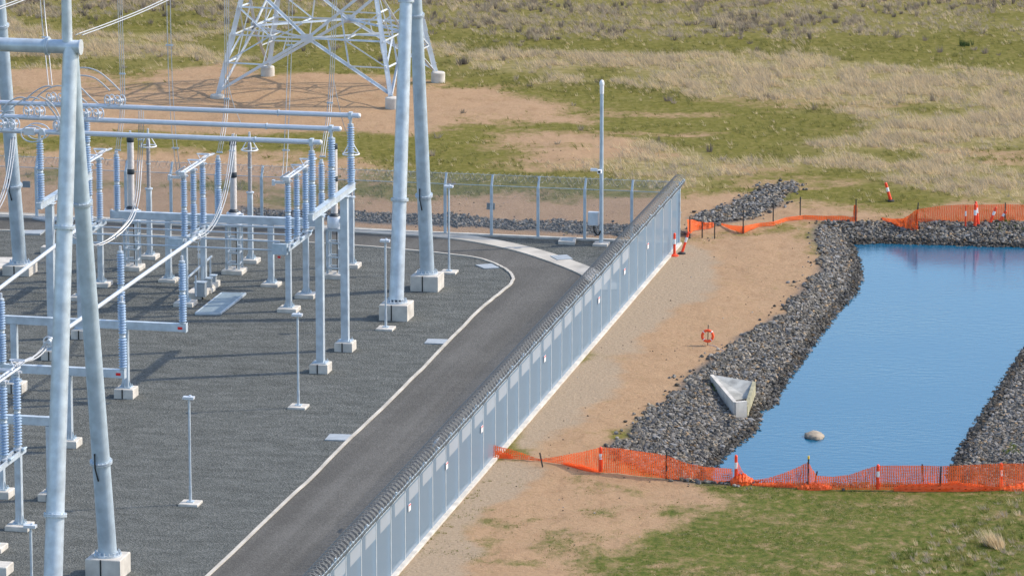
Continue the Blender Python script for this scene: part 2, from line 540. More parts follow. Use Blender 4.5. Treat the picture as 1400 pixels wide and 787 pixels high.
def ground_mat():
    m = bpy.data.materials.new('field_ground')
    m.use_nodes = True
    t = m.node_tree
    L = t.links.new
    N = t.nodes.new
    b = t.nodes['Principled BSDF']
    b.inputs['Roughness'].default_value = 0.95
    b.inputs['Specular IOR Level'].default_value = 0.1
    tc = N('ShaderNodeTexCoord')
    def noise(scale, detail=4, rough=0.55, sy=1.0):
        mp = N('ShaderNodeMapping'); mp.inputs['Scale'].default_value = (1, sy, 1)
        L(tc.outputs['Object'], mp.inputs['Vector'])
        n = N('ShaderNodeTexNoise'); n.inputs['Scale'].default_value = scale; n.inputs['Detail'].default_value = detail
        n.inputs['Roughness'].default_value = rough
        L(mp.outputs[0], n.inputs['Vector'])
        return n.outputs['Fac']
    def ramp(f, stops):
        r = N('ShaderNodeValToRGB')
        while len(r.color_ramp.elements) < len(stops):
            r.color_ramp.elements.new(0.5)
        for e, (p, c) in zip(r.color_ramp.elements, stops):
            e.position = p; e.color = (*c, 1)
        L(f, r.inputs['Fac'])
        return r.outputs['Color']
    def mix(f, a, c):
        x = N('ShaderNodeMix'); x.data_type = 'RGBA'
        if isinstance(f, float): x.inputs[0].default_value = f
        else: L(f, x.inputs[0])
        L(a, x.inputs[6]); L(c, x.inputs[7])
        return x.outputs[2]
    at = N('ShaderNodeAttribute'); at.attribute_name = 'zone'
    s = N('ShaderNodeSeparateColor'); L(at.outputs['Color'], s.inputs[0])
    at2 = N('ShaderNodeAttribute'); at2.attribute_name = 'zone2'
    s2 = N('ShaderNodeSeparateColor'); L(at2.outputs['Color'], s2.inputs[0])
    grass = mix(noise(0.35, 5), ramp(noise(2.2, 6, 0.65), [(0.3, (0.07, 0.072, 0.010)), (0.5, (0.14, 0.132, 0.022)), (0.7, (0.26, 0.205, 0.07))]),
                ramp(noise(3.0, 5, 0.6, 0.5), [(0.3, (0.085, 0.085, 0.012)), (0.52, (0.165, 0.145, 0.030)), (0.72, (0.28, 0.215, 0.09))]))
    dry = ramp(noise(1.6, 6, 0.65), [(0.3, (0.16, 0.135, 0.04)), (0.5, (0.27, 0.22, 0.09)), (0.72, (0.40, 0.315, 0.17))])
    turf = ramp(noise(2.6, 7, 0.7, 0.7), [(0.32, (0.05, 0.070, 0.012)), (0.48, (0.105, 0.122, 0.022)), (0.58, (0.165, 0.14, 0.045)), (0.72, (0.32, 0.24, 0.125))])
    grass = mix(s2.outputs[2], grass, turf)
    grass = mix(s2.outputs[0], grass, dry)
    sand = mix(noise(0.25, 6, 0.6, 0.6), ramp(noise(5.0, 7, 0.7), [(0.25, (0.285, 0.178, 0.097)), (0.5, (0.395, 0.258, 0.150)), (0.8, (0.46, 0.315, 0.195))]),
               ramp(noise(1.3, 7, 0.7, 0.5), [(0.3, (0.235, 0.14, 0.077)), (0.5, (0.37, 0.236, 0.136)), (0.8, (0.43, 0.29, 0.176))]))
    grav = ramp(noise(9.0, 6, 0.75), [(0.3, (0.25, 0.183, 0.12)), (0.5, (0.355, 0.268, 0.182)), (0.75, (0.43, 0.34, 0.245))])
    bed = ramp(noise(6.0, 5, 0.7), [(0.3, (0.05, 0.048, 0.045)), (0.7, (0.17, 0.16, 0.15))])
    def ragged(f, n_, amt, lo=0.38, hi=0.62):
        a_ = N('ShaderNodeMath'); a_.operation = 'MULTIPLY_ADD'; L(n_, a_.inputs[0]); a_.inputs[1].default_value = amt; L(f, a_.inputs[2])
        r_ = N('ShaderNodeMapRange'); r_.interpolation_type = 'SMOOTHSTEP'; L(a_.outputs[0], r_.inputs['Value'])
        r_.inputs['From Min'].default_value = lo + amt * 0.5; r_.inputs['From Max'].default_value = hi + amt * 0.5
        return r_.outputs[0]
    c = mix(ragged(s.outputs[0], noise(1.7, 8, 0.78, 0.6), 2.2, 0.10, 0.95), grass, sand)
    c = mix(ragged(s.outputs[1], noise(1.6, 8, 0.75), 1.2, 0.1, 0.9), c, grav)
    c = mix(s.outputs[2], c, bed)
    L(c, b.inputs['Base Color'])
    bp = N('ShaderNodeBump'); bp.inputs['Strength'].default_value = 0.7; bp.inputs['Distance'].default_value = 0.12
    L(noise(4.0, 7, 0.7), bp.inputs['Height']); L(bp.outputs[0], b.inputs['Normal'])
    return m
M['ground'] = ground_mat()
me = tris_mesh('ground', np.stack([P[:, 0], P[:, 1], Z], 1), tri, M['ground'])
for nm, arr in (('zone', (dirt, sh, rock)), ('zone2', (np.clip(tall + tus * 0.25, 0, 1), tus, sstep(193, 187, P[:, 1])))):
    a = me.attributes.new(nm, 'FLOAT_COLOR', 'POINT')
    a.data.foreach_set('color', np.stack([*arr, np.ones(len(P))], 1).astype(np.float32).ravel())
me.polygons.foreach_set('use_smooth', [True] * len(me.polygons))
tag(link('ground', me), kind='structure')

def flat(name, poly, z, m, kind='structure', parent=None, z0=None):
    mb = MB()
    if z0 is None:
        n = len(poly)
        bm = bmesh.new()
        vs = [bm.verts.new((p[0], p[1], z)) for p in poly]
        f = bm.faces.new(vs)
        bmesh.ops.triangulate(bm, faces=[f])
        bm.normal_update()
        for f in bm.faces:
            if f.normal.z < 0: f.normal_flip()
        me = bpy.data.meshes.new(name); bm.to_mesh(me); bm.free(); me.materials.append(m)
        o = link(name, me, parent)
    else:
        mb.prism([tuple(p) for p in poly], z0, z)
        o = mb.build(name, m, parent)
    if kind and parent is None: o['kind'] = kind
    return o

# pond water
def water_mat():
    m = bpy.data.materials.new('pond_water')
    m.use_nodes = True
    t = m.node_tree
    L = t.links.new
    b = t.nodes['Principled BSDF']
    b.inputs['Base Color'].default_value = (0.006, 0.096, 0.180, 1)
    b.inputs['Roughness'].default_value = 0.08
    b.inputs['IOR'].default_value = 1.33
    tc = t.nodes.new('ShaderNodeTexCoord')
    mp = t.nodes.new('ShaderNodeMapping'); mp.inputs['Scale'].default_value = (0.55, 1.3, 1); mp.inputs['Rotation'].default_value = (0, 0, R(6))
    L(tc.outputs['Object'], mp.inputs['Vector'])
    n = t.nodes.new('ShaderNodeTexNoise'); n.inputs['Scale'].default_value = 2.6; n.inputs['Detail'].default_value = 5; n.inputs['Roughness'].default_value = 0.6
    L(mp.outputs[0], n.inputs['Vector'])
    n2 = t.nodes.new('ShaderNodeTexNoise'); n2.inputs['Scale'].default_value = 0.12; n2.inputs['Detail'].default_value = 3
    L(tc.outputs['Object'], n2.inputs['Vector'])
    mr = t.nodes.new('ShaderNodeMapRange'); mr.inputs['From Min'].default_value = 0.35; mr.inputs['From Max'].default_value = 0.65
    mr.inputs['To Min'].default_value = 0.10; mr.inputs['To Max'].default_value = 0.26
    L(n2.outputs['Fac'], mr.inputs['Value'])
    bp = t.nodes.new('ShaderNodeBump'); bp.inputs['Distance'].default_value = 0.06
    L(mr.outputs[0], bp.inputs['Strength'])
    L(n.outputs['Fac'], bp.inputs['Height']); L(bp.outputs[0], b.inputs['Normal'])
    return m
M['water'] = water_mat()
wc = WATER.mean(0)
flat('water', [tuple(wc + (p - wc) * (1 + 0.8 / max(1e-6, np.linalg.norm(p - wc)))) for p in WATER], ZW, M['water'])

# yard gravel, road, kerbs
def gravel_mat(name, cols, s1, s2, bump, streak=-0.7):
    m = bpy.data.materials.new(name)
    m.use_nodes = True
    t = m.node_tree
    L = t.links.new
    N = t.nodes.new
    b = t.nodes['Principled BSDF']; b.inputs['Roughness'].default_value = 0.9; b.inputs['Specular IOR Level'].default_value = 0.25
    tc = N('ShaderNodeTexCoord')
    v = N('ShaderNodeTexVoronoi'); v.inputs['Scale'].default_value = s1
    L(tc.outputs['Object'], v.inputs['Vector'])
    n = N('ShaderNodeTexNoise'); n.inputs['Scale'].default_value = s2; n.inputs['Detail'].default_value = 6; n.inputs['Roughness'].default_value = 0.65
    mp = N('ShaderNodeMapping'); mp.inputs['Scale'].default_value = (0.6, 1.0, 1); mp.inputs['Rotation'].default_value = (0, 0, R(12))
    L(tc.outputs['Object'], mp.inputs['Vector']); L(mp.outputs[0], n.inputs['Vector'])
    sp = N('ShaderNodeSeparateColor'); L(v.outputs['Color'], sp.inputs[0])
    md = N('ShaderNodeMath'); md.operation = 'MULTIPLY_ADD'; L(n.outputs['Fac'], md.inputs[0]); md.inputs[1].default_value = 0.9; 
    md2 = N('ShaderNodeMath'); md2.operation = 'MULTIPLY_ADD'; L(sp.outputs[0], md2.inputs[0]); md2.inputs[1].default_value = 0.55; md2.inputs[2].default_value = -0.22
    L(md2.outputs[0], md.inputs[2])
    r = N('ShaderNodeValToRGB')
    r.color_ramp.elements[0].position = 0.15; r.color_ramp.elements[0].color = (*cols[0], 1)
    r.color_ramp.elements[1].position = 0.85; r.color_ramp.elements[1].color = (*cols[2], 1)
    e = r.color_ramp.elements.new(0.5); e.color = (*cols[1], 1)
    src = md.outputs[0]
    # traffic and raking leave faint streaks along the run of the road
    m1 = N('ShaderNodeMapping'); m1.inputs['Rotation'].default_value = (0, 0, -TH)
    m2 = N('ShaderNodeMapping'); m2.inputs['Scale'].default_value = (1.1, 0.035, 1) if streak > 0 else (0.5, 1.6, 1)
    L(tc.outputs['Object'], m1.inputs['Vector']); L(m1.outputs[0], m2.inputs['Vector'])
    n3 = N('ShaderNodeTexNoise'); n3.inputs['Scale'].default_value = 1.0; n3.inputs['Detail'].default_value = 4; L(m2.outputs[0], n3.inputs['Vector'])
    ad = N('ShaderNodeMath'); ad.operation = 'MULTIPLY_ADD'; L(n3.outputs['Fac'], ad.inputs[0]); ad.inputs[1].default_value = abs(streak)
    sb = N('ShaderNodeMath'); sb.operation = 'SUBTRACT'; L(src, sb.inputs[0]); sb.inputs[1].default_value = abs(streak) * 0.5
    L(sb.outputs[0], ad.inputs[2])
    L(ad.outputs[0], r.inputs['Fac']); L(r.outputs[0], b.inputs['Base Color'])
    bp = N('ShaderNodeBump'); bp.inputs['Strength'].default_value = bump; bp.inputs['Distance'].default_value = 0.06
    L(v.outputs['Distance'], bp.inputs['Height']); L(bp.outputs[0], b.inputs['Normal'])
    return m
M['gravel'] = gravel_mat('blue_metal_gravel', ((0.066, 0.069, 0.062), (0.104, 0.108, 0.099), (0.160, 0.164, 0.152)), 15.0, 1.6, 0.7)
M['asphalt'] = gravel_mat('asphalt', ((0.082, 0.077, 0.068), (0.108, 0.102, 0.091), (0.142, 0.135, 0.122)), 16.0, 0.28, 0.25, 1.3)
flat('yard_gravel', [tuple(p) for p in YARD], 0.0, M['gravel'])
ROUT = [(-300, 290), (0, 297), (100, 302), (250, 310), (425, 314), (475, 318), (525, 321), (600, 325), (657, 333), (714, 346), (757, 361), (780, 370), (797, 378), (808, 387), (818, 398)]
RIN = [(-300, 310), (0, 315), (150, 319.5), (300, 326), (400, 331), (500, 337), (560, 342.5), (597, 346), (617, 348.5), (640, 351), (657, 354), (672, 359), (683, 364), (692, 368.5), (697, 373), (700.5, 378), (701.5, 381), (701, 384), (697, 390), (680, 404), (654, 425), (598, 483), (542, 540), (485, 593), (426, 653), (366, 709.5), (286, 786), (150, 915), (60, 1000)]
fence_in = [tuple((FA - FV * d - FU * 0.35)[:2]) for d in (19.0, 96.0)]
road = [tuple(G(*p)[:2]) for p in ROUT] + fence_in + [tuple(G(*p)[:2]) for p in RIN[::-1]]
flat('road', road, 0.012, M['asphalt'])

def ribbon(name, pts, wl, wr, z, m, z0=-0.05):
    """a strip along a polyline, smoothed"""
    P0 = [Vector((p[0], p[1], 0)) for p in pts]
    L, Rr = [], []
    for i, p in enumerate(P0):
        d = (P0[min(i + 1, len(P0) - 1)] - P0[max(i - 1, 0)]).normalized()
        n = Vector((-d.y, d.x, 0))
        L.append(p + n * wl); Rr.append(p - n * wr)
    mb = MB()
    n = len(P0)
    vs = [(q.x, q.y, z) for q in L] + [(q.x, q.y, z) for q in Rr] + [(q.x, q.y, z0) for q in L] + [(q.x, q.y, z0) for q in Rr]
    fs = []
    for i in range(n - 1):
        fs += [(n + i, n + i + 1, i + 1, i), (i, i + 1, 2 * n + i + 1, 2 * n + i), (n + i + 1, n + i, 3 * n + i, 3 * n + i + 1)]
    mb.add(vs, fs)
    o = mb.build(name, m)
    bm = bmesh.new(); bm.from_mesh(o.data); bmesh.ops.recalc_face_normals(bm, faces=bm.faces); bm.to_mesh(o.data); bm.free()
    o['kind'] = 'structure'
    return o
def smooth_line(pts, it=2):
    pts = [Vector(p) for p in pts]
    for _ in range(it):
        q = [pts[0]]
        for a, b in zip(pts[:-1], pts[1:]):
            q += [a * 0.75 + b * 0.25, a * 0.25 + b * 0.75]
        q.append(pts[-1]); pts = q
    return pts
ko = smooth_line([G(*p) for p in ROUT])
ribbon('kerb', ko, 1.15, 0.0, 0.07, M['kerb'])
ki = smooth_line([G(*p) for p in RIN])
kj = []
for a_, b_ in zip(ki[:-1], ki[1:]):
    nseg = max(1, int((b_ - a_).length / 1.5))
    for q_ in range(nseg):
        kj.append(a_.lerp(b_, q_ / nseg) + Vector((random.uniform(-.03, .03), 0, 0)))
ribbon('kerb', kj, 0.075, 0.065, 0.06, M['kerb'])

# ------------------------------------------------------------------ rocks
HWP = Gn([(971, 519), (977, 513), (1030, 522), (1022, 549), (1006, 551)], 0.1)
def ico():
    bm = bmesh.new(); bmesh.ops.create_icosphere(bm, subdivisions=1, radius=1.0)
    v = np.array([q.co[:] for q in bm.verts]); f = np.array([[q.index for q in fc.verts] for fc in bm.faces]); bm.free()
    return v, f
IV, IF = ico()
RV = []
for k in range(10):
    g = np.random.default_rng(100 + k)
    nrm = g.normal(size=(7, 3)); nrm /= np.linalg.norm(nrm, axis=1)[:, None]
    v = IV.copy()
    for q_ in nrm:                                        # broken faces: cut the ball by a few planes
        dd = v @ q_
        v = v - np.maximum(dd - g.uniform(0.35, 0.75), 0)[:, None] * q_
    v = v * g.uniform(0.9, 1.1, (len(IV), 1))
    v[:, 2] *= 0.85; v[:, 0] *= g.uniform(0.8, 1.3)
    RV.append(v)
def rot_z_tilt(n, g):
    a = g.uniform(0, 2 * np.pi, n); b = g.uniform(-0.6, 0.6, n)
    ca, sa, cb, sb = np.cos(a), np.sin(a), np.cos(b), np.sin(b)
    Z0, O1 = np.zeros(n), np.ones(n)
    Rz = np.stack([ca, -sa, Z0, sa, ca, Z0, Z0, Z0, O1], 1).reshape(-1, 3, 3)
    Rx = np.stack([O1, Z0, Z0, Z0, cb, -sb, Z0, sb, cb], 1).reshape(-1, 3, 3)
    return Rz @ Rx
def rocks(name, poly, dens, smin, smax, fringe, seed, lim=(-36, 40, 150, 330), avoid=None, stones=0):
    g = np.random.default_rng(seed)
    lo, hi = poly.min(0) - 1, poly.max(0) + 1
    lo = np.maximum(lo, [lim[0], lim[2]]); hi = np.minimum(hi, [lim[1], lim[3]])
    n = int((hi - lo).prod() * dens)
    Q = lo + g.random((n, 2)) * (hi - lo)
    s = sdf(Q, poly) + (fbm(Q, 1.5, 300, 3) - 0.5) * fringe
    keep = (s > -0.05) | ((s > -0.7) & (g.random(n) < 0.03))
    keep &= sdf(Q, HWP) < -0.05
    if avoid is not None:
        keep &= sdf(Q, avoid) < 0.55
    keep &= np.abs(Q[:, 0]) < Q[:, 1] * 0.112 + 1
    Q = Q[keep]; n = len(Q)
    size = smin + (smax - smin) * g.random(n) ** 2.2
    z = height(Q) + size * 0.25
    Rm = rot_z_tilt(n, g)
    kind = g.integers(0, len(RV), n)
    base = np.stack(RV)[kind]
    vv = np.einsum('nij,nkj->nki', Rm, base) * size[:, None, None] + np.concatenate([Q, z[:, None]], 1)[:, None, :]
    tt = (IF[None] + (np.arange(n) * len(IV))[:, None, None])
    val = 0.075 + 0.20 * g.random(n) ** 1.6
    tint = g.random(n)
    col = np.stack([val * (1.04 + 0.12 * tint), val, val * (0.97 - 0.2 * tint)], 1)
    wet = (sdf(Q, WATER) > -0.35) if avoid is not None else np.zeros(n, bool)
    col[wet] *= 0.5
    brown = g.random(n) < 0.08
    col[brown] *= [1.35, 1.05, 0.75]
    o = link(name, tris_mesh(name, vv.reshape(-1, 3), tt.reshape(-1, 3), M['stone'], np.repeat(col, len(IV), 0)))
    o['kind'] = 'stuff'
    return o
LEFT = ROCK
rip = rocks('rip_rap', ROCK, 150, 0.05, 0.15, 1.5, 5, avoid=WATER)
rocks('swale_rocks', SWALE, 95, 0.06, 0.18, 1.4, 6)
rocks('drain_rocks', DRAIN, 75, 0.05, 0.13, 2.6, 8)
# the largest stones of the bank, one by one
stone_me = []
for k in range(6):
    sv = RV[k]
    c0 = 0.06 + 0.03 * k
    stone_me.append(tris_mesh('stone', sv, IF, M['stone'], np.tile([[c0 * 1.02, c0, c0 * 0.98]], (len(sv), 1))))
g = np.random.default_rng(77)
cnt = 0
lo, hi = ROCK.min(0), ROCK.max(0)
while cnt < 170:
    q = lo + g.random(2) * (hi - lo)
    Qa = q[None]
    if sdf(Qa, ROCK)[0] < 0.2 or sdf(Qa, WATER)[0] > 0.2 or abs(q[0]) > q[1] * 0.108 or (q[1] < 190 and q[0] < 14) or sdf(Qa, HWP)[0] > -0.2:
        continue
    o = link('stone', stone_me[cnt % 6], rip, (q[0], q[1], float(height(Qa)[0]) + 0.06))
    sz = g.uniform(0.15, 0.21)
    o.scale = (sz, sz * g.uniform(0.8, 1.1), sz * g.uniform(0.75, 1.0)); o.rotation_euler = (g.uniform(-.4, .4), g.uniform(-.4, .4), g.uniform(0, 6.28))
    cnt += 1

# pebbles and clods strewn over the bare earth
g = np.random.default_rng(91)
Q = np.stack([g.uniform(-6, 32, 9000), g.uniform(166, 262, 9000)], 1)
d_, s_, r_, t_, u_ = zones(Q)
Q = Q[(np.maximum(d_, s_) > 0.5) & (r_ < 0.2) & (sdf(Q, YARD) < -0.5) & (fbm(Q, 2.0, 930, 3) + 0.25 * g.random(len(Q)) > 0.72)]
n = len(Q)
size = 0.012 + 0.045 * g.random(n) ** 5
vv = np.einsum('nij,nkj->nki', rot_z_tilt(n, g), np.stack(RV)[g.integers(0, len(RV), n)]) * size[:, None, None] + np.concatenate([Q, height(Q)[:, None] + 0.01], 1)[:, None, :]
cc = np.where((g.random(n) < 0.25)[:, None], [[0.42, 0.38, 0.33]], [[0.13, 0.10, 0.075]])
tag(link('pebbles', tris_mesh('pebbles', vv.reshape(-1, 3), (IF[None] + (np.arange(n) * len(IV))[:, None, None]).reshape(-1, 3), M['stone'], np.repeat(cc, len(IV), 0))), kind='stuff')

# ------------------------------------------------------------------ grass
def tufts(name, Q, h, nb, spread, width, cols, seed, lean=(-0.35, 0.1)):
    g = np.random.default_rng(seed)
    n = len(Q)
    z = height(Q) - 0.02
    K = n * nb
    base = np.repeat(np.concatenate([Q, z[:, None]], 1), nb, 0)
    hh = np.repeat(h, nb) * g.uniform(0.55, 1.1, K)
    a = g.uniform(0, 2 * np.pi, K)
    sp = np.repeat(spread, nb) * g.uniform(0.2, 1.0, K)
    off = np.stack([np.cos(a), np.sin(a)], 1) * (sp * 0.35)[:, None]
    b0 = base.copy(); b0[:, :2] += off
    tip = base.copy()
    tip[:, 0] += np.cos(a) * sp + lean[0] * hh
    tip[:, 1] += np.sin(a) * sp + lean[1] * hh
    tip[:, 2] += hh
    pa = g.uniform(0, np.pi, K)
    wv = np.stack([np.cos(pa), np.sin(pa) * 0.5, np.zeros(K)], 1) * (np.repeat(width, nb) * g.uniform(0.6, 1.3, K))[:, None]
    vs = np.stack([b0 - wv, b0 + wv, tip], 1).reshape(-1, 3)
    ts = np.arange(K * 3).reshape(-1, 3)
    cc = np.repeat(cols, nb, 0) * g.uniform(0.8, 1.2, (K, 1))
    cv = np.repeat(cc, 3, 0)
    o = link(name, tris_mesh(name, vs, ts, M['blade'], cv))
    o['kind'] = 'stuff'
    return o
STRAW = np.array([0.70, 0.55, 0.34]); GREYB = np.array([0.44, 0.36, 0.265]); DKB = np.array([0.17, 0.14, 0.11]); GREEN = np.array([0.13, 0.165, 0.035]); OLIVE = np.array([0.30, 0.28, 0.09])
g = np.random.default_rng(21)
n = 260000
Q = np.stack([g.uniform(-42, 42, n), g.uniform(236, 350, n)], 1)
Q = Q[np.abs(Q[:, 0]) < Q[:, 1] * 0.111]
d_, s_, r_, t_, u_ = zones(Q)
keep_out = (sdf(Q, YARD) > -0.6)
clump = fbm(Q, 1.6, 500, 3)
big = fbm(Q, 12, 520, 3)
pr = (0.05 + 0.30 * sstep(0.42, 0.65, big) + 0.95 * t_ + 0.42 * u_) * (1 - d_) * (1 - r_) * (1 - s_)
pr *= (0.12 + sstep(0.40, 0.66, clump + 0.05 * t_)) * 0.8
ok = (g.random(len(Q)) < pr) & ~keep_out
Q = Q[ok]; t_, u_ = t_[ok], u_[ok]
rr = g.random(len(Q))
cols = np.where((rr < 0.55)[:, None], STRAW, GREYB)
cols = np.where(((u_ > 0.4) & (rr < 0.75) & (rr > 0.25))[:, None], GREYB, cols)
cols = np.where(((u_ > 0.35) & (rr > 0.90))[:, None], DKB, cols)
cols = np.where(((u_ < 0.4) & (t_ < 0.4) & (rr > 0.12))[:, None], OLIVE * 0.8, cols)
hh = 0.16 + 0.34 * t_ * g.random(len(Q)) + 0.22 * u_ * g.random(len(Q)) ** 2 + 0.14 * g.random(len(Q))
tufts('dry_grass', Q, hh, 7, hh * 0.95, np.full(len(Q), 0.019), cols, 22, (-0.55, 0.1))
# darker, rounder tussocks; their dark brown also paints in the shadow specks
n = 9000
Q = np.stack([g.uniform(-42, 42, n), g.uniform(250, 350, n)], 1)
d_, s_, r_, t_, u_ = zones(Q)
ok = (g.random(n) < (0.06 + 0.9 * u_) * (1 - d_) * (1 - t_) * sstep(0.36, 0.6, fbm(Q, 5, 540, 3))) & (sdf(Q, YARD) < -1)
Q = Q[ok]
rr = g.random((len(Q), 1))
tufts('tussock_grass', Q, g.uniform(0.2, 0.6, len(Q)), 22, g.uniform(0.18, 0.5, len(Q)), np.full(len(Q), 0.035), DKB * (1 - rr) + GREYB * rr, 24, (-0.05, 0))
# short green turf in front of the pond and in the wet hollow
n = 75000
Q = np.stack([g.uniform(-6, 24, n), g.uniform(164, 190, n)], 1)
d_, s_, r_, t_, u_ = zones(Q)
bare = fbm(Q, 2.5, 560, 4)
ok = (g.random(n) < (1 - d_) * (1 - r_) * sstep(0.62, 0.42, bare)) & (np.abs(Q[:, 0]) < Q[:, 1] * 0.111) & (sdf(Q, ROCK) < -0.1)
Q = Q[ok]
rr = g.random((len(Q), 1))
cols = np.where(rr < 0.55, GREEN, np.where(rr < 0.8, OLIVE, STRAW * 0.75))
tufts('turf', Q, g.uniform(0.03, 0.09, len(Q)), 5, np.full(len(Q), 0.10), np.full(len(Q), 0.012), cols, 26, (0, 0))
# rough tussocks in the lower right corner
Q = np.array([G(*p)[:2] for p in [(x, y) for x, y in zip(g.uniform(1180, 1400, 520), g.uniform(672, 790, 520)) if (x - 1180) / 220 + (y - 672) / 118 > 0.95]])
rr = g.random((len(Q), 1))
tufts('rough_grass', Q, g.uniform(0.10, 0.32, len(Q)), 16, g.uniform(0.15, 0.35, len(Q)), np.full(len(Q), 0.018), np.where(rr < 0.25, GREYB, np.where(rr < 0.4, STRAW, np.where(rr < 0.75, OLIVE, GREEN))), 28)
# weeds along the foot of the right-hand fence
Q = np.array([(FA - FV * d + FU * g.uniform(0.25, 0.65))[:2] for d in g.uniform(48, 70, 60)])
Q = Q[fbm(Q, 1.2, 580, 2) > 0.5]
tufts('verge_weeds', Q, g.uniform(0.05, 0.14, len(Q)), 14, np.full(len(Q), 0.16), np.full(len(Q), 0.014), np.tile(OLIVE * 0.8, (len(Q), 1)), 29, (0, 0))
# weeds sprouting between the stones of the banks
Q = np.array([G(*p, -0.3)[:2] for p in [(1385 + g.normal(0, 5), 611 + g.normal(0, 5)) for _ in range(50)] + [(1375 + g.normal(0, 10), 313 + g.normal(0, 3)) for _ in range(40)] + [(975 + g.normal(0, 4), 531 + g.normal(0, 3)) for _ in range(14)]])
tufts('bank_weeds', Q, g.uniform(0.12, 0.26, len(Q)), 9, np.full(len(Q), 0.12), np.full(len(Q), 0.02), np.tile(GREEN * 1.1, (len(Q), 1)), 31, (0, 0))
# dead sticks and pale stalks lying on the turf
Q = np.stack([g.uniform(0, 24, 500), g.uniform(166, 188, 500)], 1)
Q = Q[(np.abs(Q[:, 0]) < Q[:, 1] * 0.111) & (sdf(Q, ROCK) < -0.5) & (sdf(Q, SHOULDER) < -0.5)][:150]
tufts('dead_stalks', Q, np.full(len(Q), 0.05), 4, g.uniform(0.15, 0.4, len(Q)), np.full(len(Q), 0.022), np.where(g.random((len(Q), 1)) < 0.6, STRAW, DKB * 0.6), 33, (0, 0))
# single tussocks big enough to point at
def tussock(name, px, py, h, r, cols, nb, lab, cat, seed, lean=(-0.1, 0)):
    q = G(px, py)
    gg = np.random.default_rng(seed)
    Qq = np.array([[q.x, q.y]]) + gg.normal(0, r * 0.35, (nb, 2)) * [1, 1.0]
    o = tufts(name, Qq, gg.uniform(0.6, 1.0, nb) * h, 14, np.full(nb, r * 0.6), np.full(nb, 0.02), cols[gg.integers(0, len(cols), nb)], seed, lean)
    del o['kind']
    tag(o, lab, cat)
tussock('grass_tussock', 1362, 745, 0.75, 0.55, np.array([STRAW, GREYB, STRAW * 1.1]), 26, 'tall pale straw tussock leaning left in the lower right corner', 'grass tussock', 61, (-0.45, 0))
tussock('shrub', 1319, 62, 0.5, 0.45, np.array([[0.05, 0.09, 0.03], [0.07, 0.10, 0.04]]), 14, 'small dark green bush alone high on the field at upper right', 'shrub', 62)
tussock('grass_tussock', 632, 88, 0.6, 0.45, np.array([DKB, DKB * 1.3]), 14, 'dark grey tussock beyond the rightmost footing of the lattice tower', 'grass tussock', 63)

# ------------------------------------------------------------------ switchyard parts
_cache = {}
def shed_mesh(h, units, r):
    k = (round(h, 2), units, round(r, 3))
    if k not in _cache:
        mb = MB()
        hu = h / units
        for q in range(units):
            z0 = q * hu + 0.09
            z1 = (q + 1) * hu - 0.09
            rr = r * (1.06 if q == 0 and units > 1 else 1.0)
            ns = max(4, int((z1 - z0) / 0.105))
            p = (z1 - z0) / ns
            prof = [(rr * 0.6, z0)]
            for i in range(ns):
                a = z0 + i * p
                prof += [(rr * 0.58, a + p * 0.08), (rr, a + p * 0.22), (rr * 0.97, a + p * 0.36), (rr * 0.58, a + p * 0.66)]
            prof.append((rr * 0.6, z1))
            mb.lathe(prof, (0, 0, 0), 14)
        _cache[k] = mb.mesh('insulator', M['porc'])
    return _cache[k]
def fitting_mesh(r, h):
    k = ('fit', round(r, 3), round(h, 3))
    if k not in _cache:
        _cache[k] = MB().lathe([(r * 0.75, 0), (r, 0.01), (r, h * 0.3), (r * 0.8, h * 0.45), (r, h * 0.7), (r, h - 0.01), (r * 0.75, h)], (0, 0, 0), 12).mesh('flange', M['galv'])
    return _cache[k]
def insulator(parent, loc, h=3.0, units=2, r=0.165):
    o = link('insulator', shed_mesh(h, units, r), parent, loc)
    hu = h / units
    for q in range(units + 1):
        fh = 0.09 if q in (0, units) else 0.18
        z = 0 if q == 0 else (h - 0.09 if q == units else q * hu - 0.09)
        link('flange', fitting_mesh(r * 0.82, fh), o, (0, 0, z))
    return o
def base_plate(mb, x, y, z, s):
    mb.box((x, y, z + 0.02), (s, s, 0.04))
    for sx in (-1, 1):
        for sy in (-1, 1):
            mb.tube((x + sx * s * 0.4, y + sy * s * 0.4, z + 0.04), (x + sx * s * 0.4, y + sy * s * 0.4, z + 0.13), 0.02, n=6)
def footing(parent, x, y, s, h, sy=None, strap=False):
    f = MB().cbox((x, y, h / 2 - 0.1), (s, sy or s, h + 0.2), 0.03).build('footing', M['conc'], parent)
    if strap:
        MB().box((x - s * 0.06, y - (sy or s) / 2 - 0.012, h / 2), (0.05, 0.02, h - 0.02)).build('earth_strap', M['rubber'], f)
    return f
def column(parent, x, y, z0, z1, wd, m='galv', gus=True):
    mb = MB()
    base_plate(mb, x, y, z0, wd * 1.9)
    c = MB().box((x, y, (z0 + 0.04 + z1) / 2), (wd, wd, z1 - z0 - 0.04)).build('column', M[m], parent)
    if gus:
        for dx, dy in ((1, 0), (-1, 0), (0, 1), (0, -1)):
            a = Vector((x + dx * wd / 2, y + dy * wd / 2, z0 + 0.04))
            t = Vector((-dy, dx, 0)) * 0.012
            o = Vector((dx, dy, 0)) * wd * 0.4
            mb.add([a - t, a + o - t, a + Vector((0, 0, 0.32)) - t, a + t, a + o + t, a + Vector((0, 0, 0.32)) + t],
                   [(0, 1, 2), (5, 4, 3), (0, 3, 4, 1), (1, 4, 5, 2), (2, 5, 3, 0)])
    mb.build('base_plate', M['galv2'], c)
    return c

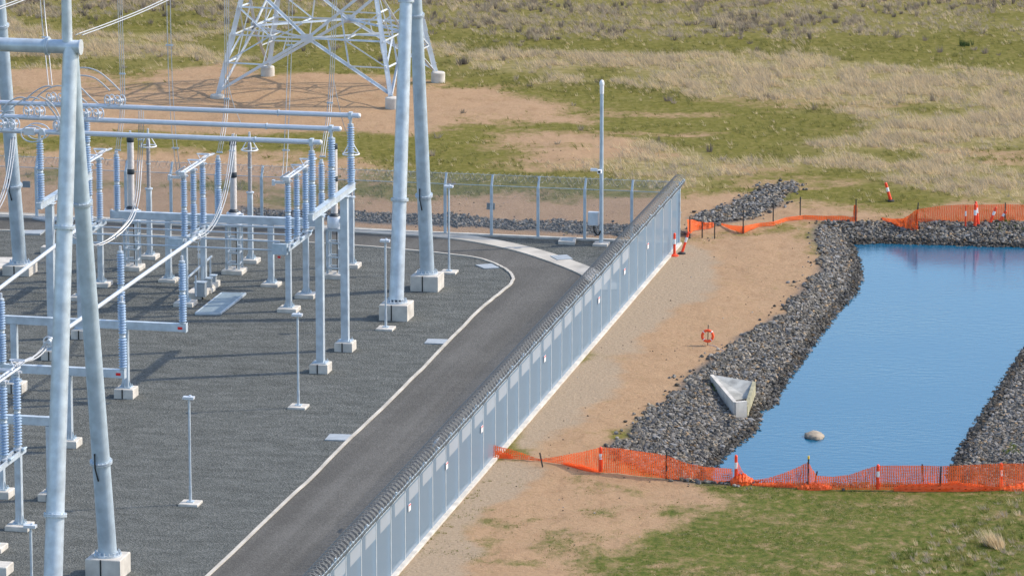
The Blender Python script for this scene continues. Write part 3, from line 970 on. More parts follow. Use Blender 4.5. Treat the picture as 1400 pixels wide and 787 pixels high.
# ---- gantries: A-frames of tapered tubes
def flange_ring(parent, a, b, t, rad):
    p = Vector(a).lerp(Vector(b), t)
    d = (Vector(b) - Vector(a)).normalized()
    mb = MB()
    mb.tube(p - d * 0.05, p - d * 0.006, rad + 0.09, n=24)
    mb.tube(p + d * 0.006, p + d * 0.05, rad + 0.09, n=24)
    e1 = d.cross(Vector((1, 0, 0))).normalized(); e2 = d.cross(e1)
    for k in range(16):
        c = p + (e1 * math.cos(k * math.pi / 8) + e2 * math.sin(k * math.pi / 8)) * (rad + 0.06)
        mb.tube(c - d * 0.09, c + d * 0.09, 0.018, n=5)
    return mb.build('flange', M['galv'], parent)
NODE = 20.4
def a_frame(root, org, near, farr, fh_near=0.75, fh_far=0.75, flanges=((0.42,), (0.30,)), node=NODE, strap=True):
    """near, farr: world points where the legs meet the ground"""
    mid = (near + farr) / 2
    top = to_uv((mid.x, mid.y, node), org)
    for k, (p, fh) in enumerate(((near, fh_near), (farr, fh_far))):
        q = to_uv((p.x, p.y, 0), org)
        foot = q.lerp(top, (fh + 0.12) / node)
        leg = MB().tube(foot, top, 0.345, 0.27, 26).build('leg', M['galv'] if k == 0 else M['galv2'], root)
        for t in flanges[k]:
            flange_ring(leg, foot, top, t, 0.345 - 0.075 * t)
        mb = MB()
        mb.tube((foot.x, foot.y, fh + 0.0), (foot.x, foot.y, fh + 0.07), 0.52, n=26)
        for i in range(16):
            a = i * math.pi / 8
            mb.tube((foot.x + 0.46 * math.cos(a), foot.y + 0.46 * math.sin(a), fh + 0.07), (foot.x + 0.46 * math.cos(a), foot.y + 0.46 * math.sin(a), fh + 0.18), 0.03, n=6)
        mb.build('base_flange', M['galv'], leg)
        # earthing lead near the joint
        t = flanges[k][0] - 0.01
        p0 = foot.lerp(top, t + 0.03); p1 = foot.lerp(top, t - 0.025)
        if k == 1:
            rr = 0.36 - 0.075 * t
            MB().poly([p0 + Vector((-0.12, -rr, 0)), p0.lerp(p1, 0.5) + Vector((-0.1, -rr - 0.12, 0)), p1 + Vector((-0.05, -rr, 0))], 0.03).build('earth_lead', M['rubber'], leg)
        footing(root, foot.x, foot.y, 1.35, fh, strap=strap)
    return top
# near gantry
b0 = G(149, 757, 0.75); b0.z = 0
a0 = b0 - V * 7.15
org = (a0 + b0) / 2
gn = thing('gantry', 'near tubular steel gantry whose A-frame legs fill the left edge under a horizontal pipe beam', 'gantry', org)
top = a_frame(gn, org, a0, b0, flanges=((0.155, 0.675), (0.185, 0.70)))
beam = MB().tube(top + Vector((0.36, 0, 0)), top + Vector((-16, 0, 0)), 0.25, n=26).build('beam', M['galv'], gn)
mbf = MB()
for dx in (-0.06, 0.0):
    mbf.tube(top + Vector((-0.85 + dx, 0, 0)), top + Vector((-0.80 + dx, 0, 0)), 0.335, n=26)
mbf.build('flange', M['galv'], beam)
MB().tube(top + Vector((0.36, 0, 0)), top + Vector((0.40, 0, 0)), 0.28, n=26).build('end_cap', M['alu'], beam)
MB().tube(top + Vector((-0.12, 0, 0.2)), top + Vector((-0.12, 0, 6.0)), 0.19, 0.15, 20).build('spike', M['galv'], gn)
# far gantries
org = (G(541, 413) + G(586, 372)) / 2; org.z = 0
gf = thing('gantry', 'pair of leaning tapered steel pipe legs on white blocks beside the inner road kerb', 'gantry', org)
n3, f3 = G(541, 414, 0.75), G(585, 373, 0.75)
for p in (n3, f3): p.z = 0
top3 = a_frame(gf, org, n3, f3, flanges=((0.235, 0.7), (0.195, 0.65)))
MB().tube(top3 + Vector((0.36, 0, 0)), top3 + Vector((-3, 0, 0)), 0.25, n=24).build('beam', M['galv'], gf)
f2 = G(28, 358, 0.55); f2.z = 0
n2 = f2 - V * 7.15
org = (n2 + f2) / 2
gl = thing('gantry', 'rear left steel gantry with one leaning pipe leg and block at the left edge', 'gantry', org)
top2 = a_frame(gl, org, n2, f2, fh_far=0.5, flanges=((0.3,), (0.195, 0.6)))
MB().tube(top2 + Vector((-0.4, 0, 0)), top2 + Vector((3, 0, 0)), 0.25, n=24).build('beam', M['galv'], gl)

# ---- busbar supports (portal in the v direction with three post insulators)
def bus_support(base, label, gap=4.5):
    t = thing('busbar_support', label, 'busbar support', base, group=None)
    for y in (0, gap):
        footing(t, 0, y, 0.82, 0.42, strap=True)
        column(t, 0, y, 0.42, 7.05, 0.33, gus=False)
        MB().box((0, y, 7.065), (0.5, 0.5, 0.03)).build('cap_plate', M['galv'], t)
    bm_ = MB()
    L0, L1 = -1.6, gap + 1.65
    bm_.box((0, (L0 + L1) / 2, 7.08 + 0.17), (0.20, L1 - L0, 0.24))
    bm_.box((0, (L0 + L1) / 2, 7.08 + 0.30), (0.28, L1 - L0, 0.02))
    bm_.box((0, (L0 + L1) / 2, 7.08 + 0.03), (0.28, L1 - L0, 0.02))
    bm_.build('beam', M['galv'], t)
    for y in (-1.25, 2.2, 5.75):
        insulator(t, (0, y, 7.39), 2.75, 2, 0.175)
        MB().tube((0, y, 10.14), (0, y, 10.42), 0.07, n=8).build('stem', M['alu'], t)
    return t
S1b = G(438.5, 508); S1b.z = 0
gapv = 4.55
bus_r = bus_support(S1b, 'tall two-column busbar support portal on the right end of the pipe busbars')
bus_l = copy_tree(bus_r)
bl = G(72, 490); 
bus_l.location = (bl.x, bl.y, 0)
bus_l['label'] = 'tall two-column busbar support portal on the left, half hidden behind the near gantry'
# ---- the three pipe busbars
BUS = []
YB = []
for k, y in enumerate((-1.25, 2.2, 5.75)):
    p = S1b + V * y
    z = 10.42 + 0.11
    t = thing('busbar', ['lowest and nearest of the three pale pipe busbars', 'middle one of the three pale pipe busbars', 'topmost and farthest of the three pale pipe busbars'][k], 'busbar', (p.x, p.y, z), group='three parallel pipe busbars')
    MB().tube((0.38, 0, 0), (-24, 0, 0), 0.115, n=16).build('pipe', M['alu'], t)
    ec = MB().lathe([(0.115, 0), (0.11, 0.04), (0.08, 0.08), (0.02, 0.105)], (0, 0, 0), 14).build('end_cap', M['white'], t, (0.38, 0, 0))
    ec.rotation_euler = (0, R(90), 0)
    MB().box((0, 0, 0), (0.16, 0.30, 0.30)).build('clamp', M['galv'], t)
    MB().box((-2.55 - 0.4 * k, 0, 0), (0.05, 0.25, 0.25)).build('clamp', M['galv2'], t)
    BUS.append(t)
    YB.append(p.y)
# flexible jumpers with paired corona rings sitting on the busbars
def corona(parent, p, r=0.235):
    """two parallel shield rings with a hub"""
    mb = MB()
    ax_ = Vector((0.62, 0.78, 0))
    sd_ = Vector((-0.78, 0.62, 0))
    for dx in (-0.13, 0.13):
        c_ = p + ax_ * dx
        mb.ring(c_, ax_, r, 0.028, 20, 6)
        for a in range(3):
            an = a * 2.094 + 0.5
            mb.tube(c_, c_ + sd_ * (math.cos(an) * r) + Vector((0, 0, math.sin(an) * r)), 0.018, n=5)
    mb.tube(p - ax_ * 0.17, p + ax_ * 0.17, 0.07, n=8)
    mb.tube(p, p - Vector((0, 0, 0.24)), 0.05, n=8)
    return mb.build('corona_ring', M['alu'], parent)
def jumper(k, pts_list, label):
    """pts_list: list of px polylines whose ends sit on busbar k"""
    Yb = None
    bx = BUS[k]
    o = bx.location.copy()
    t = thing('jumper', label, 'jumper', o, group='flexible jumpers above the busbars')
    for pts in pts_list:
        q = []
        for px, py in pts:
            # the bar slants away to the left, so take the depth of the bar beneath each point
            Y = o.y
            for _ in range(4):
                p = PY(px, py, Y)
                Y = o.y + (p.x - o.x) * (U.y / U.x)
            q.append(to_uv(PY(px, py, Y), o))
        s = smooth_line(q, 2)
        MB().poly(s, 0.035).build('wire', M['cable'], t)
        e = q[-1]
        corona(t, Vector((e.x, 0, 0.30)))
    return t
jumper(2, [[(100, 94), (118, 92), (134, 97), (148, 108), (164, 124)], [(100, 104), (116, 103), (132, 107), (150, 124)]], 'pair of high arched jumpers with rings on the topmost busbar, right of the gantry legs')
jumper(1, [[(100, 112), (112, 121), (122, 132), (134, 142)], [(98, 124), (106, 130), (119, 141)]], 'pair of short jumpers with rings on the middle busbar, right of the gantry legs')
jumper(2, [[(30, 141), (46, 126), (60, 118), (70, 118)], [(44, 139), (60, 124), (76, 117), (86, 118)]], 'pair of low arched jumpers with rings on the topmost busbar, left of the gantry legs')
jumper(1, [[(2, 150), (14, 138), (27, 132), (39, 136)], [(14, 150), (28, 138), (42, 132), (54, 136)]], 'pair of arched jumpers with corona rings on the middle busbar at the left')
jumper(0, [[(-14, 160), (-6, 150), (4, 153)], [(-2, 164), (8, 152), (19, 153)]], 'pair of jumpers with corona rings on the lowest busbar at the left edge')
jumper(0, [[(54, 132), (66, 138), (76, 148), (82, 161)], [(62, 140), (72, 152), (80, 164)]], 'pair of jumpers dropping to the lowest busbar just left of the gantry legs')
# expansion joint hoops on the lowest bar near the left support
t = thing('expansion_joint', 'looped expansion joint with large hoops in the lowest busbar at the left', 'busbar joint', BUS[0].location)
oc = to_uv(PY(50, 168, BUS[0].location.y + 3.0), BUS[0].location)
mb = MB()
for dy in (-0.35, 0.35):
    pts = [Vector((oc.x + 0.55 * math.cos(a) * (1.1 if math.cos(a) > 0 else 0.9), dy, 0.36 * math.sin(a) - 0.05)) for a in np.linspace(0, 2 * math.pi, 22)]
    mb.poly(pts, 0.03)
mb.build('hoop', M['alu'], t)
MB().box((oc.x - 0.2, 0, 0), (0.5, 0.30, 0.30)).build('clamp', M['alu'], t)
MB().box((oc.x + 0.38, 0, 0), (0.22, 0.34, 0.26)).build('clamp', M['alu'], t)

# ---- rear beam with three post insulators
A_ = G(231, 384); A_.z = 0
rb = thing('insulator_beam', 'long low steel beam on columns carrying three post insulators behind the disconnectors', 'insulator beam', A_)
e_l, e_r = to_uv(G(162, 297 + 84), A_).x, to_uv(G(441, 390), A_).x
mb = MB(); mb.box(((e_l + e_r) / 2 - 0.05, 0, 3.17), (e_r - e_l + 0.5, 0.30, 0.36)); mb.build('beam', M['galv'], rb)
MB().box((e_l - 0.31, 0, 3.2), (0.02, 0.36, 0.42)).build('end_plate', M['galv'], rb)
for px, py in ((231, 384), (370, 391)):
    q = to_uv(G(px, py), A_)
    column(rb, q.x, 0, 0.15, 2.99, 0.26)
    footing(rb, q.x, 0, 0.85, 0.15)
RBI = {}
for px, py in ((160.5, 296), (299, 296), (440, 302)):
    p = A_ + U * (to_uv(PY(px, py, A_.y), A_).x)
    Y = A_.y
    for _ in range(3):
        p = PY(px, py, Y); Y = A_.y + (p.x - A_.x) * U.y / U.x
    q = to_uv(p, A_)
    insulator(rb, (q.x, 0, 3.36), 2.75, 2, 0.165)
    MB().tube((q.x, 0, 6.11), (q.x, 0, 6.25), 0.09, n=8).build('terminal', M['alu'], rb)
    w0 = A_ + U * q.x
    RBI[px] = Vector((w0.x, w0.y, 6.3))

# ---- disconnectors
def disconnector(base, label, arm=True, l=3.3, box=True):
    t = thing('disconnector', label, 'disconnector', base, group=None)
    for k, y in enumerate((0, l)):
        footing(t, 0, y, 0.92, 0.2, strap=False)
        column(t, 0, y, 0.2, 2.92, 0.25)
    b = MB()
    for dx in (-0.14, 0.14):
        b.box((dx, l / 2, 3.04), (0.07, l + 1.0, 0.20))
    for y in np.linspace(-0.3, l + 0.3, 7):
        b.box((0, y, 3.0), (0.2, 0.06, 0.12))
    b.build('base_frame', M['galv'], t)
    for y in (0, l / 2, l):
        i_ = insulator(t, (0, y, 3.24), 2.85, 2, 0.165)
        MB().lathe([(0.16, 0), (0.19, 0.02), (0.19, 0.10), (0.10, 0.14)], (0, 0, 0), 12).build('turntable', M['alu'], t, (0, y, 3.10))
        mb = MB()
        mb.box((0, 0, 0.08), (0.26, 0.30, 0.12))
        mb.tube((-0.22, 0, 0.10), (0.22, 0, 0.10), 0.05, n=8)
        mb.build('terminal', M['alu'], t, (0, y, 6.10))
        mb = MB()
        mb.box((0.16, 0, 3.16), (0.22, 0.18, 0.12)); mb.tube((0.28, -0.2, 3.2), (0.28, 0.2, 3.2), 0.035, n=6)
        mb.tube((-0.3, 0, 3.02), (-0.1, 0.14, 3.16), 0.03, n=6)
        mb.build('crank', M['galv2'], t, (0, y, 0))
    if arm:
        a = MB()
        for dx in (-0.10, 0.10):
            a.tube((dx, -0.35, 6.36), (dx, l + 0.1, 6.36), 0.05, n=8)
        for y in np.linspace(0.3, l - 0.2, 4):
            a.box((0, y, 6.36), (0.22, 0.05, 0.05))
        a.build('blade', M['alu'], t)
        c = MB()
        c.box((0.0, -0.42, 6.40), (0.42, 0.30, 0.14)); c.box((-0.35, -0.3, 6.17), (0.55, 0.10, 0.12)); c.box((-0.6, -0.3, 6.15), (0.12, 0.2, 0.26))
        c.tube((-0.2, -0.62, 6.45), (0.25, -0.62, 6.75), 0.04, n=6)
        c.build('jaw', M['alu'], t)
        for y in (l * 0.5, l):
            h_ = MB()
            pts = [Vector((0.32 * math.cos(a2), y + 0.2 + 0.12 * math.sin(a2), 6.62)) for a2 in np.linspace(0, 2 * math.pi, 16)]
            h_.poly(pts, 0.025)
            h_.tube((0.30, y + 0.2, 6.62), (0.1, y, 6.40), 0.02, n=5); h_.tube((-0.30, y + 0.2, 6.62), (-0.1, y, 6.40), 0.02, n=5)
            h_.build('shield_loop', M['alu'], t)
        f = MB()
        for dx in (-0.09, 0.0, 0.09):
            f.poly(smooth_line([(dx, l + 0.05, 6.40), (dx, l + 0.7, 6.44), (dx * 0.8, l + 1.4, 6.36), (dx * 0.5, l + 2.0, 6.33)], 2), 0.035)
        f.build('flexible_link', M['cable'], t)
    if box:
        mb = MB(); mb.box((-0.3, -0.35, 3.02), (0.7, 0.28, 0.5)); mb.build('drive_box', M['galv2'], t)
        mb = MB(); mb.box((-0.32, -0.50, 2.66), (0.14, 0.03, 0.09)); mb.build('red_tag', M['red'], t)
    return t
d0 = G(395, 425); d0.z = 0
dl = (to_uv(G(421, 406), d0)).y
dis_r = disconnector(d0, 'rightmost of the three rear disconnectors, beside the tall busbar support', l=dl)
def place(src, px, py, lab):
    c = copy_tree(src)
    q = G(px, py)
    c.location = (q.x, q.y, 0)
    c['label'] = lab
    return c
dis_m = place(dis_r, 253.5, 417, 'middle one of the three rear disconnectors, above the grey control cabinets')
dis_l = place(dis_r, 111, 409, 'left one of the three rear disconnectors, mostly hidden behind the near gantry legs')
dn = G(27, 722); dn.z = 0
dis_n = disconnector(dn - V * 3.3, 'nearest disconnector, at the lower left edge on white footings', l=3.3, box=False)
dis_n2 = copy_tree(dis_n)
q = dn - V * 3.3 - U * 4.6
dis_n2.location = q
dis_n2['label'] = 'disconnector at the left edge beside the nearest one, only its footing in view'
# drive rods linking the disconnectors
t = thing('drive_linkage', 'four thin horizontal drive rods running between the rear disconnectors', 'drive rods', d0)
ul = to_uv(G(111, 409), d0).x
for y, z in ((0.0, 2.92), (0.0, 3.34), (dl, 3.02), (dl, 3.36)):
    MB().tube((-0.35, y - 0.22, z), (ul + 0.2, y - 0.22, z), 0.038, n=8).build('rod', M['galv'], t)

# ---- voltage transformers and surge arresters
def vt(base, label):
    t = thing('voltage_transformer', label, 'voltage transformer', base)
    footing(t, 0, 0, 1.02, 0.22)
    s = 0.30
    for sx in (-1, 1):
        for sy in (-1, 1):
            MB().angle((sx * s, sy * s, 0.22), (sx * s, sy * s, 2.4), 0.11).build('leg', M['galv'], t)
    br = MB()
    for z in (0.5, 1.05, 1.75, 2.36):
        for sx in (-1, 1):
            br.bar((sx * s, -s, z), (sx * s, s, z), 0.05, 0.08); br.bar((-s, sx * s, z + 0.003), (s, sx * s, z + 0.003), 0.05, 0.08)
    br.box((0.06, 0.02, 2.42), (0.72, 0.72, 0.05))
    br.build('bracing', M['galv'], t)
    MB().poly([(0.12, -0.1, 2.4), (0.15, -0.12, 1.3), (0.14, -0.1, 0.25)], 0.02).build('cable', M['rubber'], t)
    MB().box((0.36, -0.32, 1.35), (0.16, 0.14, 0.24)).build('terminal_box', M['galv'], t)
    tk = MB().lathe([(0.33, 0), (0.36, 0.02), (0.36, 0.52), (0.33, 0.56), (0.2, 0.58)], (0, 0, 2.45), 18).build('tank', M['cover'], t)
    tk.data.materials[0] = M['alu']
    MB().box((0.42, -0.1, 2.86), (0.16, 0.22, 0.22)).build('terminal_box', M['alu'], tk)
    MB().lathe([(0.26, 3.03), (0.26, 3.06), (0.17, 3.16)], (0, 0, 0), 14).build('gland', M['vtdark'], t)
    for z0, z1 in ((3.16, 4.72), (4.98, 6.30)):
        n = int((z1 - z0) / 0.06)
        prof = []
        for i in range(n):
            a = z0 + (z1 - z0) * i / n; p = (z1 - z0) / n
            prof += [(0.150, a), (0.172, a + p * 0.45), (0.150, a + p * 0.9)]
        MB().lathe(prof, (0, 0, 0), 14).build('polymer_section', M['vt'], t)
    for z0 in (4.72, 6.30):
        MB().lathe([(0.16, 0), (0.18, 0.03), (0.18, 0.22), (0.16, 0.26)], (0, 0, z0), 14).build('dark_band', M['vtdark'], t)
    MB().tube((0, 0, 6.56), (0, 0, 6.85), 0.06, n=8).build('terminal', M['alu'], t)
    return t
def arrester(base, label):
    t = thing('surge_arrester', label, 'surge arrester', base)
    footing(t, 0, 0, 0.80, 0.2)
    column(t, 0, 0, 0.2, 3.45, 0.23)
    MB().lathe([(0.17, 0), (0.2, 0.02), (0.2, 0.07), (0.12, 0.1)], (0, 0, 3.45), 12).build('flange', M['galv'], t)
    for z0, z1 in ((3.55, 4.72), (4.78, 5.95)):
        n = int((z1 - z0) / 0.07); prof = []
        for i in range(n):
            p = (z1 - z0) / n; a = z0 + p * i
            prof += [(0.085, a), (0.108, a + p * 0.4), (0.085, a + p * 0.9)]
        MB().lathe(prof, (0, 0, 0), 12).build('polymer_section', M['pole'], t)
    MB().tube((0, 0, 4.72), (0, 0, 4.78), 0.11, n=12).build('flange', M['galv'], t)
    MB().tube((0, 0, 5.95), (0, 0, 6.5), 0.075, 0.05, n=10).build('terminal', M['alu'], t)
    mb = MB(); mb.ring((0, 0, 5.62), (0, 0, 1), 0.40, 0.035, 22, 6)
    for k in range(4):
        a = 0.5 + k * math.pi / 2
        mb.tube((0.40 * math.cos(a), 0.40 * math.sin(a), 5.62), (0.06 * math.cos(a), 0.06 * math.sin(a), 6.2), 0.028, n=6)
    mb.build('grading_ring', M['white'], t)
    return t
v1 = G(181, 368); v2 = G(320.5, 373); v3 = G(458, 379)
VTS = []
o = vt((v1.x, v1.y, 0), 'leftmost of three stone-grey voltage transformer columns on lattice stands')
VTS.append(o)
for p, lab in ((v2, 'middle one of three stone-grey voltage transformer columns on lattice stands'), (v3, 'rightmost of three stone-grey voltage transformer columns, just behind the tall busbar support')):
    c = copy_tree(o); c.location = (p.x, p.y, 0); c['label'] = lab; VTS.append(c)
s1 = G(205, 353); s2 = G(343, 358.5); s3 = G(481, 365)
o = arrester((s1.x, s1.y, 0), 'leftmost slim surge arrester with a white ring like a lampshade')
for p, lab in ((s2, 'middle slim surge arrester with a white ring like a lampshade'), (s3, 'right slim surge arrester whose white ring shows behind the topmost busbar end')):
    c = copy_tree(o); c.location = (p.x, p.y, 0); c['label'] = lab

# ---- front beams with post insulators and the slanting phase bars
def front_beam(px_cols, ends, Ybase, ins, label, fh=0.42, z=3.0):
    """px_cols: (px, py at base); ends: u pixel extents; all on the same u line"""
    o = G(*px_cols[0]); o.z = 0
    t = thing('insulator_beam', label, 'insulator beam', o)
    us = []
    def upos(px, zz):
        Y = o.y
        for _ in range(5):
            d = ray(px, 393)
            # solve on the vertical plane of the beam
            X = (px - CX) / FPX * (Y * CP + (H - zz) * SP)
            Y = o.y + (X - o.x) * U.y / U.x
        return (X - o.x) / U.x
    for px, py in px_cols:
        u = upos(px, 0.2)
        footing(t, u, 0, 0.85, fh, strap=True)
        column(t, u, 0, fh, z - 0.01, 0.27)
    u0, u1 = upos(ends[0], z), upos(ends[1], z)
    MB().box(((u0 + u1) / 2, 0, z + 0.18), (u1 - u0, 0.26, 0.34)).build('beam', M['galv'], t)
    MB().box((u1 + 0.01, 0, z + 0.18), (0.02, 0.32, 0.40)).build('end_plate', M['galv'], t)
    MB().box((u1 - 0.25, -0.142, z + 0.17), (0.20, 0.02, 0.11)).build('red_tag', M['red'], t)
    out = []
    for px, h in ins:
        u = upos(px, z + 1.5)
        insulator(t, (u, 0, z + 0.36), h, 2, 0.17)
        MB().tube((u, 0, z + 0.36 + h), (u, 0, z + 0.36 + h + 0.22), 0.06, n=8).build('stem', M['alu'], t)
        wpt = o + U * u
        out.append(Vector((wpt.x, wpt.y, z + 0.36 + h + 0.24)))
    return out
fp = front_beam([(172.5, 542), (21, 534)], (4, 255), None, [(249.5, 2.75), (165.5, 3.05)], 'front beam whose red-tagged end stops below the grating cover, carrying two post insulators')
fq = front_beam([(95, 609), (-60, 600)], (-80, 171), None, [(167.5, 2.85), (2.5, 2.75)], 'middle front beam ending with a red tag at the column left of the gravel, second from the near side', fh=0.3)
fr = front_beam([(70, 682), (2, 680)], (-60, 84), None, [], 'nearest front beam, a short piece seen at the left edge behind the near gantry leg', fh=0.3)
def bar_things(p0, p1, z, label, r=0.085):
    a, b = G(*p0, z), G(*p1, z)
    t = thing('phase_bar', label, 'busbar', a, 0)
    MB().tube((0, 0, 0), b - a, r, n=14).build('pipe', M['alu'], t)
    for q in (Vector((0, 0, 0)), b - a):
        d = (b - a).normalized()
        MB().ring(q, d, 0.2, 0.03, 16, 6).build('corona_ring', M['alu'], t)
    return t, a, b
pb1, p1a, p1b = bar_things((66, 467), (268, 325), 6.28, 'long slanting white pipe bar rising from the near gantry to the middle disconnector')
pb2, p2a, p2b = bar_things((-60, 439), (106, 313), 6.28, 'slanting white pipe bar at the left, ending behind the near gantry legs')

# ---- conductors
def bundle(name, label, pts, gap=0.1, r=0.026, n=3, spacers=(), group='flexible conductors hanging in the switchyard', it=3):
    """pts: list of (px, py, Y)"""
    W = [PY(*p) for p in pts]
    o = W[-1].copy()
    t = thing(name, label, 'conductor', o, 0, group)
    s = smooth_line([q - o for q in W], it)
    for k in range(n):
        off = (k - (n - 1) / 2) * gap
        MB().poly([q + U * off + Vector((0, 0, (0.05 if k == 1 else 0))) for q in s], r, 5).build('wire', M['cable' if r > 0.02 else 'thin'], t)
    for f in spacers:
        q = s[int(f * (len(s) - 1))]
        MB().bar(q - U * (gap * n / 2), q + U * (gap * n / 2), 0.06, 0.07).build('spacer', M['galv'], t)
    return t
YR = RBI[299].y
bundle('conductor', 'bundle of three wires dropping past the left voltage transformer to the left rear insulator', [(163, -30, YR + 2), (164, 10, YR + 2), (166, 70, YR + 2), (168, 125, YR + 2), (167, 160, YR + 1.5), (163, 188, YR + 1), (161, 206, RBI[160.5].y)], 0.10, 0.0185, 3, (0.45, 0.97))
bundle('conductor', 'bundle of three wires dropping past the middle busbars to the middle rear insulator', [(309, -30, YR + 2), (310, 10, YR + 2), (310, 90, YR + 2), (310, 140, YR + 2), (307, 170, YR + 1), (303, 192, YR), (300, 209, YR)], 0.10, 0.0185, 3, (0.5, 0.97))
bundle('conductor', 'bundle of three wires dropping to the right rear insulator beside the busbar ends', [(458, -30, YR + 2), (457, 20, YR + 2), (455, 80, YR + 2), (452, 130, YR + 2), (449, 165, YR + 1), (444, 192, YR), (441, 215, RBI[440].y)], 0.10, 0.0185, 3, (0.55, 0.97))
bundle('conductor', 'pair of thin wires dropping to the jaw of the middle disconnector', [(230, -30, 220), (231, 40, 220), (233, 110, 220), (237, 180, 220), (242, 220, 220), (245, 240, G(253.5, 417).y - 0.3)], 0.17, 0.0185, 2, (0.3, 0.7))
bundle('conductor', 'pair of thin wires dropping to the jaw of the right disconnector', [(398, -30, 222), (397, 40, 222), (395, 110, 222), (392, 180, 221), (390, 225, 220), (388, 243, d0.y - 0.3)], 0.17, 0.0185, 2, (0.3, 0.7))
bundle('conductor', 'pair of thin wires at the far left falling to the paired corona rings', [(56, -30, 219), (58, 10, 219), (63, 60, 218), (69, 118, 215.5)], 0.17, 0.022, 2, (0.6,))
bundle('conductor', 'three white wires sweeping from the long slanting bar to the middle voltage transformer', [(266, 327, p1b.y), (282, 320, p1b.y + 2), (296, 300, p1b.y + 6), (306, 272, p1b.y + 11), (312, 245, p1b.y + 15), (316, 215, p1b.y + 20), (319, 195, v2.y - 1), (320, 184, v2.y)], 0.10, 0.023, 3, (0.2, 0.75))
bundle('conductor', 'three white wires curving up beside the left voltage transformer to the middle busbar', [(100, 322, p2b.y), (126, 338, p2b.y + 1), (146, 331, p2b.y + 2), (166, 316, p2b.y + 3), (181, 298, p2b.y + 4), (188, 270, p2b.y + 6), (190, 240, p2b.y + 8), (192, 205, p2b.y + 9), (193, 172, BUS[1].location.y + 2.4), (193, 152, BUS[1].location.y + 2.4)], 0.10, 0.023, 3, (0.3, 0.8))
bundle('conductor', 'three wires curving down to the left edge across the rear left gantry leg', [(19, 175, 228), (17, 205, 226), (12, 240, 222), (6, 265, 218), (-6, 290, 214), (-30, 305, 210)], 0.11, 0.028, 3, (0.3,))
bundle('conductor', 'short three-wire link from the lower corona ring to the nearest disconnector', [(66, 467, p1a.y), (58, 480, p1a.y), (46, 490, p1a.y - 2), (34, 494, p1a.y - 3), (17, 497, dn.y + 0.2)], 0.10, 0.03, 3, (0.1,))
bundle('conductor', 'three pale overhead wires running from the near gantry beam end up to the top edge', [(108, 48, 172.2), (150, 33, 184), (200, 13, 198), (260, -16, 214)], 0.12, 0.024, 3, ())
bundle('conductor', 'three pale overhead wires crossing the top left corner', [(-40, 25, 172.2), (0, 11, 184), (38, -3, 196), (70, -20, 206)], 0.12, 0.024, 3, ())
# thin earth and bus leads to the transformer heads
for k, (v_, lab) in enumerate(((v2, 'single thin lead slanting from the dropper to the middle voltage transformer'), (v3, 'single thin lead slanting from the dropper to the right voltage transformer'))):
    p = [(311, 110, YR + 2), (318, 140, YR + 2), (328, 165, YR + 2), (330, 172, YR + 2)] if k == 0 else [(456, 108, YR + 2), (462, 140, YR + 2), (470, 172, YR + 3), (476, 186, YR + 4)]
    bundle('conductor', lab, p, 0.1, 0.018, 1)

# ---- control cabinets under the middle disconnector
cb = G(268, 412); cb.z = 0
cs = thing('cabinet_stand', 'low stand with three grey control cabinets beside the steel grating cover', 'control cabinets', cb)
q2 = to_uv(G(290, 384), cb)
MB().box((q2.x * 0.5, q2.y * 0.45, 0.12), (0.8, 3.4, 0.3)).build('footing', M['conc'], cs)
for f in (0.0, 0.5, 1.0):
    u, v_ = q2.x * f * 0.9, q2.y * f * 0.9
    MB().box((u, v_, 0.75), (0.07, 0.07, 1.0)).build('post', M['galv'], cs)
MB().bar((-0.25, -1.0, 1.22), (q2.x, q2.y, 1.22), 0.06, 0.08).build('rail', M['galv'], cs)
for (px, py, wd, hh, dp) in ((274.5, 405, 0.50, 0.68, 0.36), (285.5, 396, 0.26, 0.55, 0.3), (292, 394, 0.26, 0.62, 0.3)):
    q = to_uv(PY(px, py, cb.y + (0.5 if px < 280 else (2.2 if px < 290 else 3.4))), cb)
    c = MB().box((q.x, q.y, q.z + hh / 2), (wd, dp, hh)).build('cabinet', M['cab'], cs)
    MB().box((q.x, q.y, q.z + hh + 0.02), (wd + 0.06, dp + 0.06, 0.04)).build('hood', M['galv'], c)
    MB().box((q.x + 0.01, q.y - dp / 2 - 0.012, q.z + hh / 2), (wd * 0.86, 0.02, hh * 0.88)).build('door', M['cab'], c)
    MB().tube((q.x + 0.1, q.y, q.z), (q.x + 0.1, q.y, 0.0), 0.035, n=6).build('conduit', M['rubber'], c)
# column of the middle disconnector stands behind; a pair of white notice plates hangs on its rod
t = thing('notice_board', 'two small white notice plates on a thin rod beside the middle disconnector column', 'notice plates', G(272, 384))
MB().tube((0, 0, 0), (0, 0, 1.9), 0.025, n=6).build('post', M['galv'], t)
for z in (1.25, 1.62):
    MB().box((0.04, -0.03, z), (0.16, 0.02, 0.22)).build('plate', M['white'], t)

# ---- pits, covers, kerbside lids
def slab(name, label, cat, poly, z=0.05, m='cover', frame=False):
    pts = [G(*p) for p in poly]
    o = sum(pts, Vector()) / len(pts); o.z = 0
    loc = [(p - o) for p in pts]
    t = thing(name, label, cat, o, 0)
    MB().prism([(p.x, p.y) for p in loc], -0.05, z).build('lid' if not frame else 'frame', M[m], t)
    if frame:
        MB().prism([(p.x * 0.7, p.y * 0.7) for p in loc], z, z + 0.01).build('lid', M['grate'], t)
    return t
slab('pit_cover', 'pale slab by the inner kerb, nearest to the camera', 'pit cover', [(444, 602), (451, 594), (484, 595), (477, 603)])
slab('pit_cover', 'pale slab by the inner kerb right of the near leg block of the far gantry', 'pit cover', [(580, 470), (585, 464), (617, 465), (611, 471)])
slab('pit_cover', 'pale slab inside the bend of the inner kerb', 'pit cover', [(650, 363), (672, 361.5), (683, 367), (662, 368)])
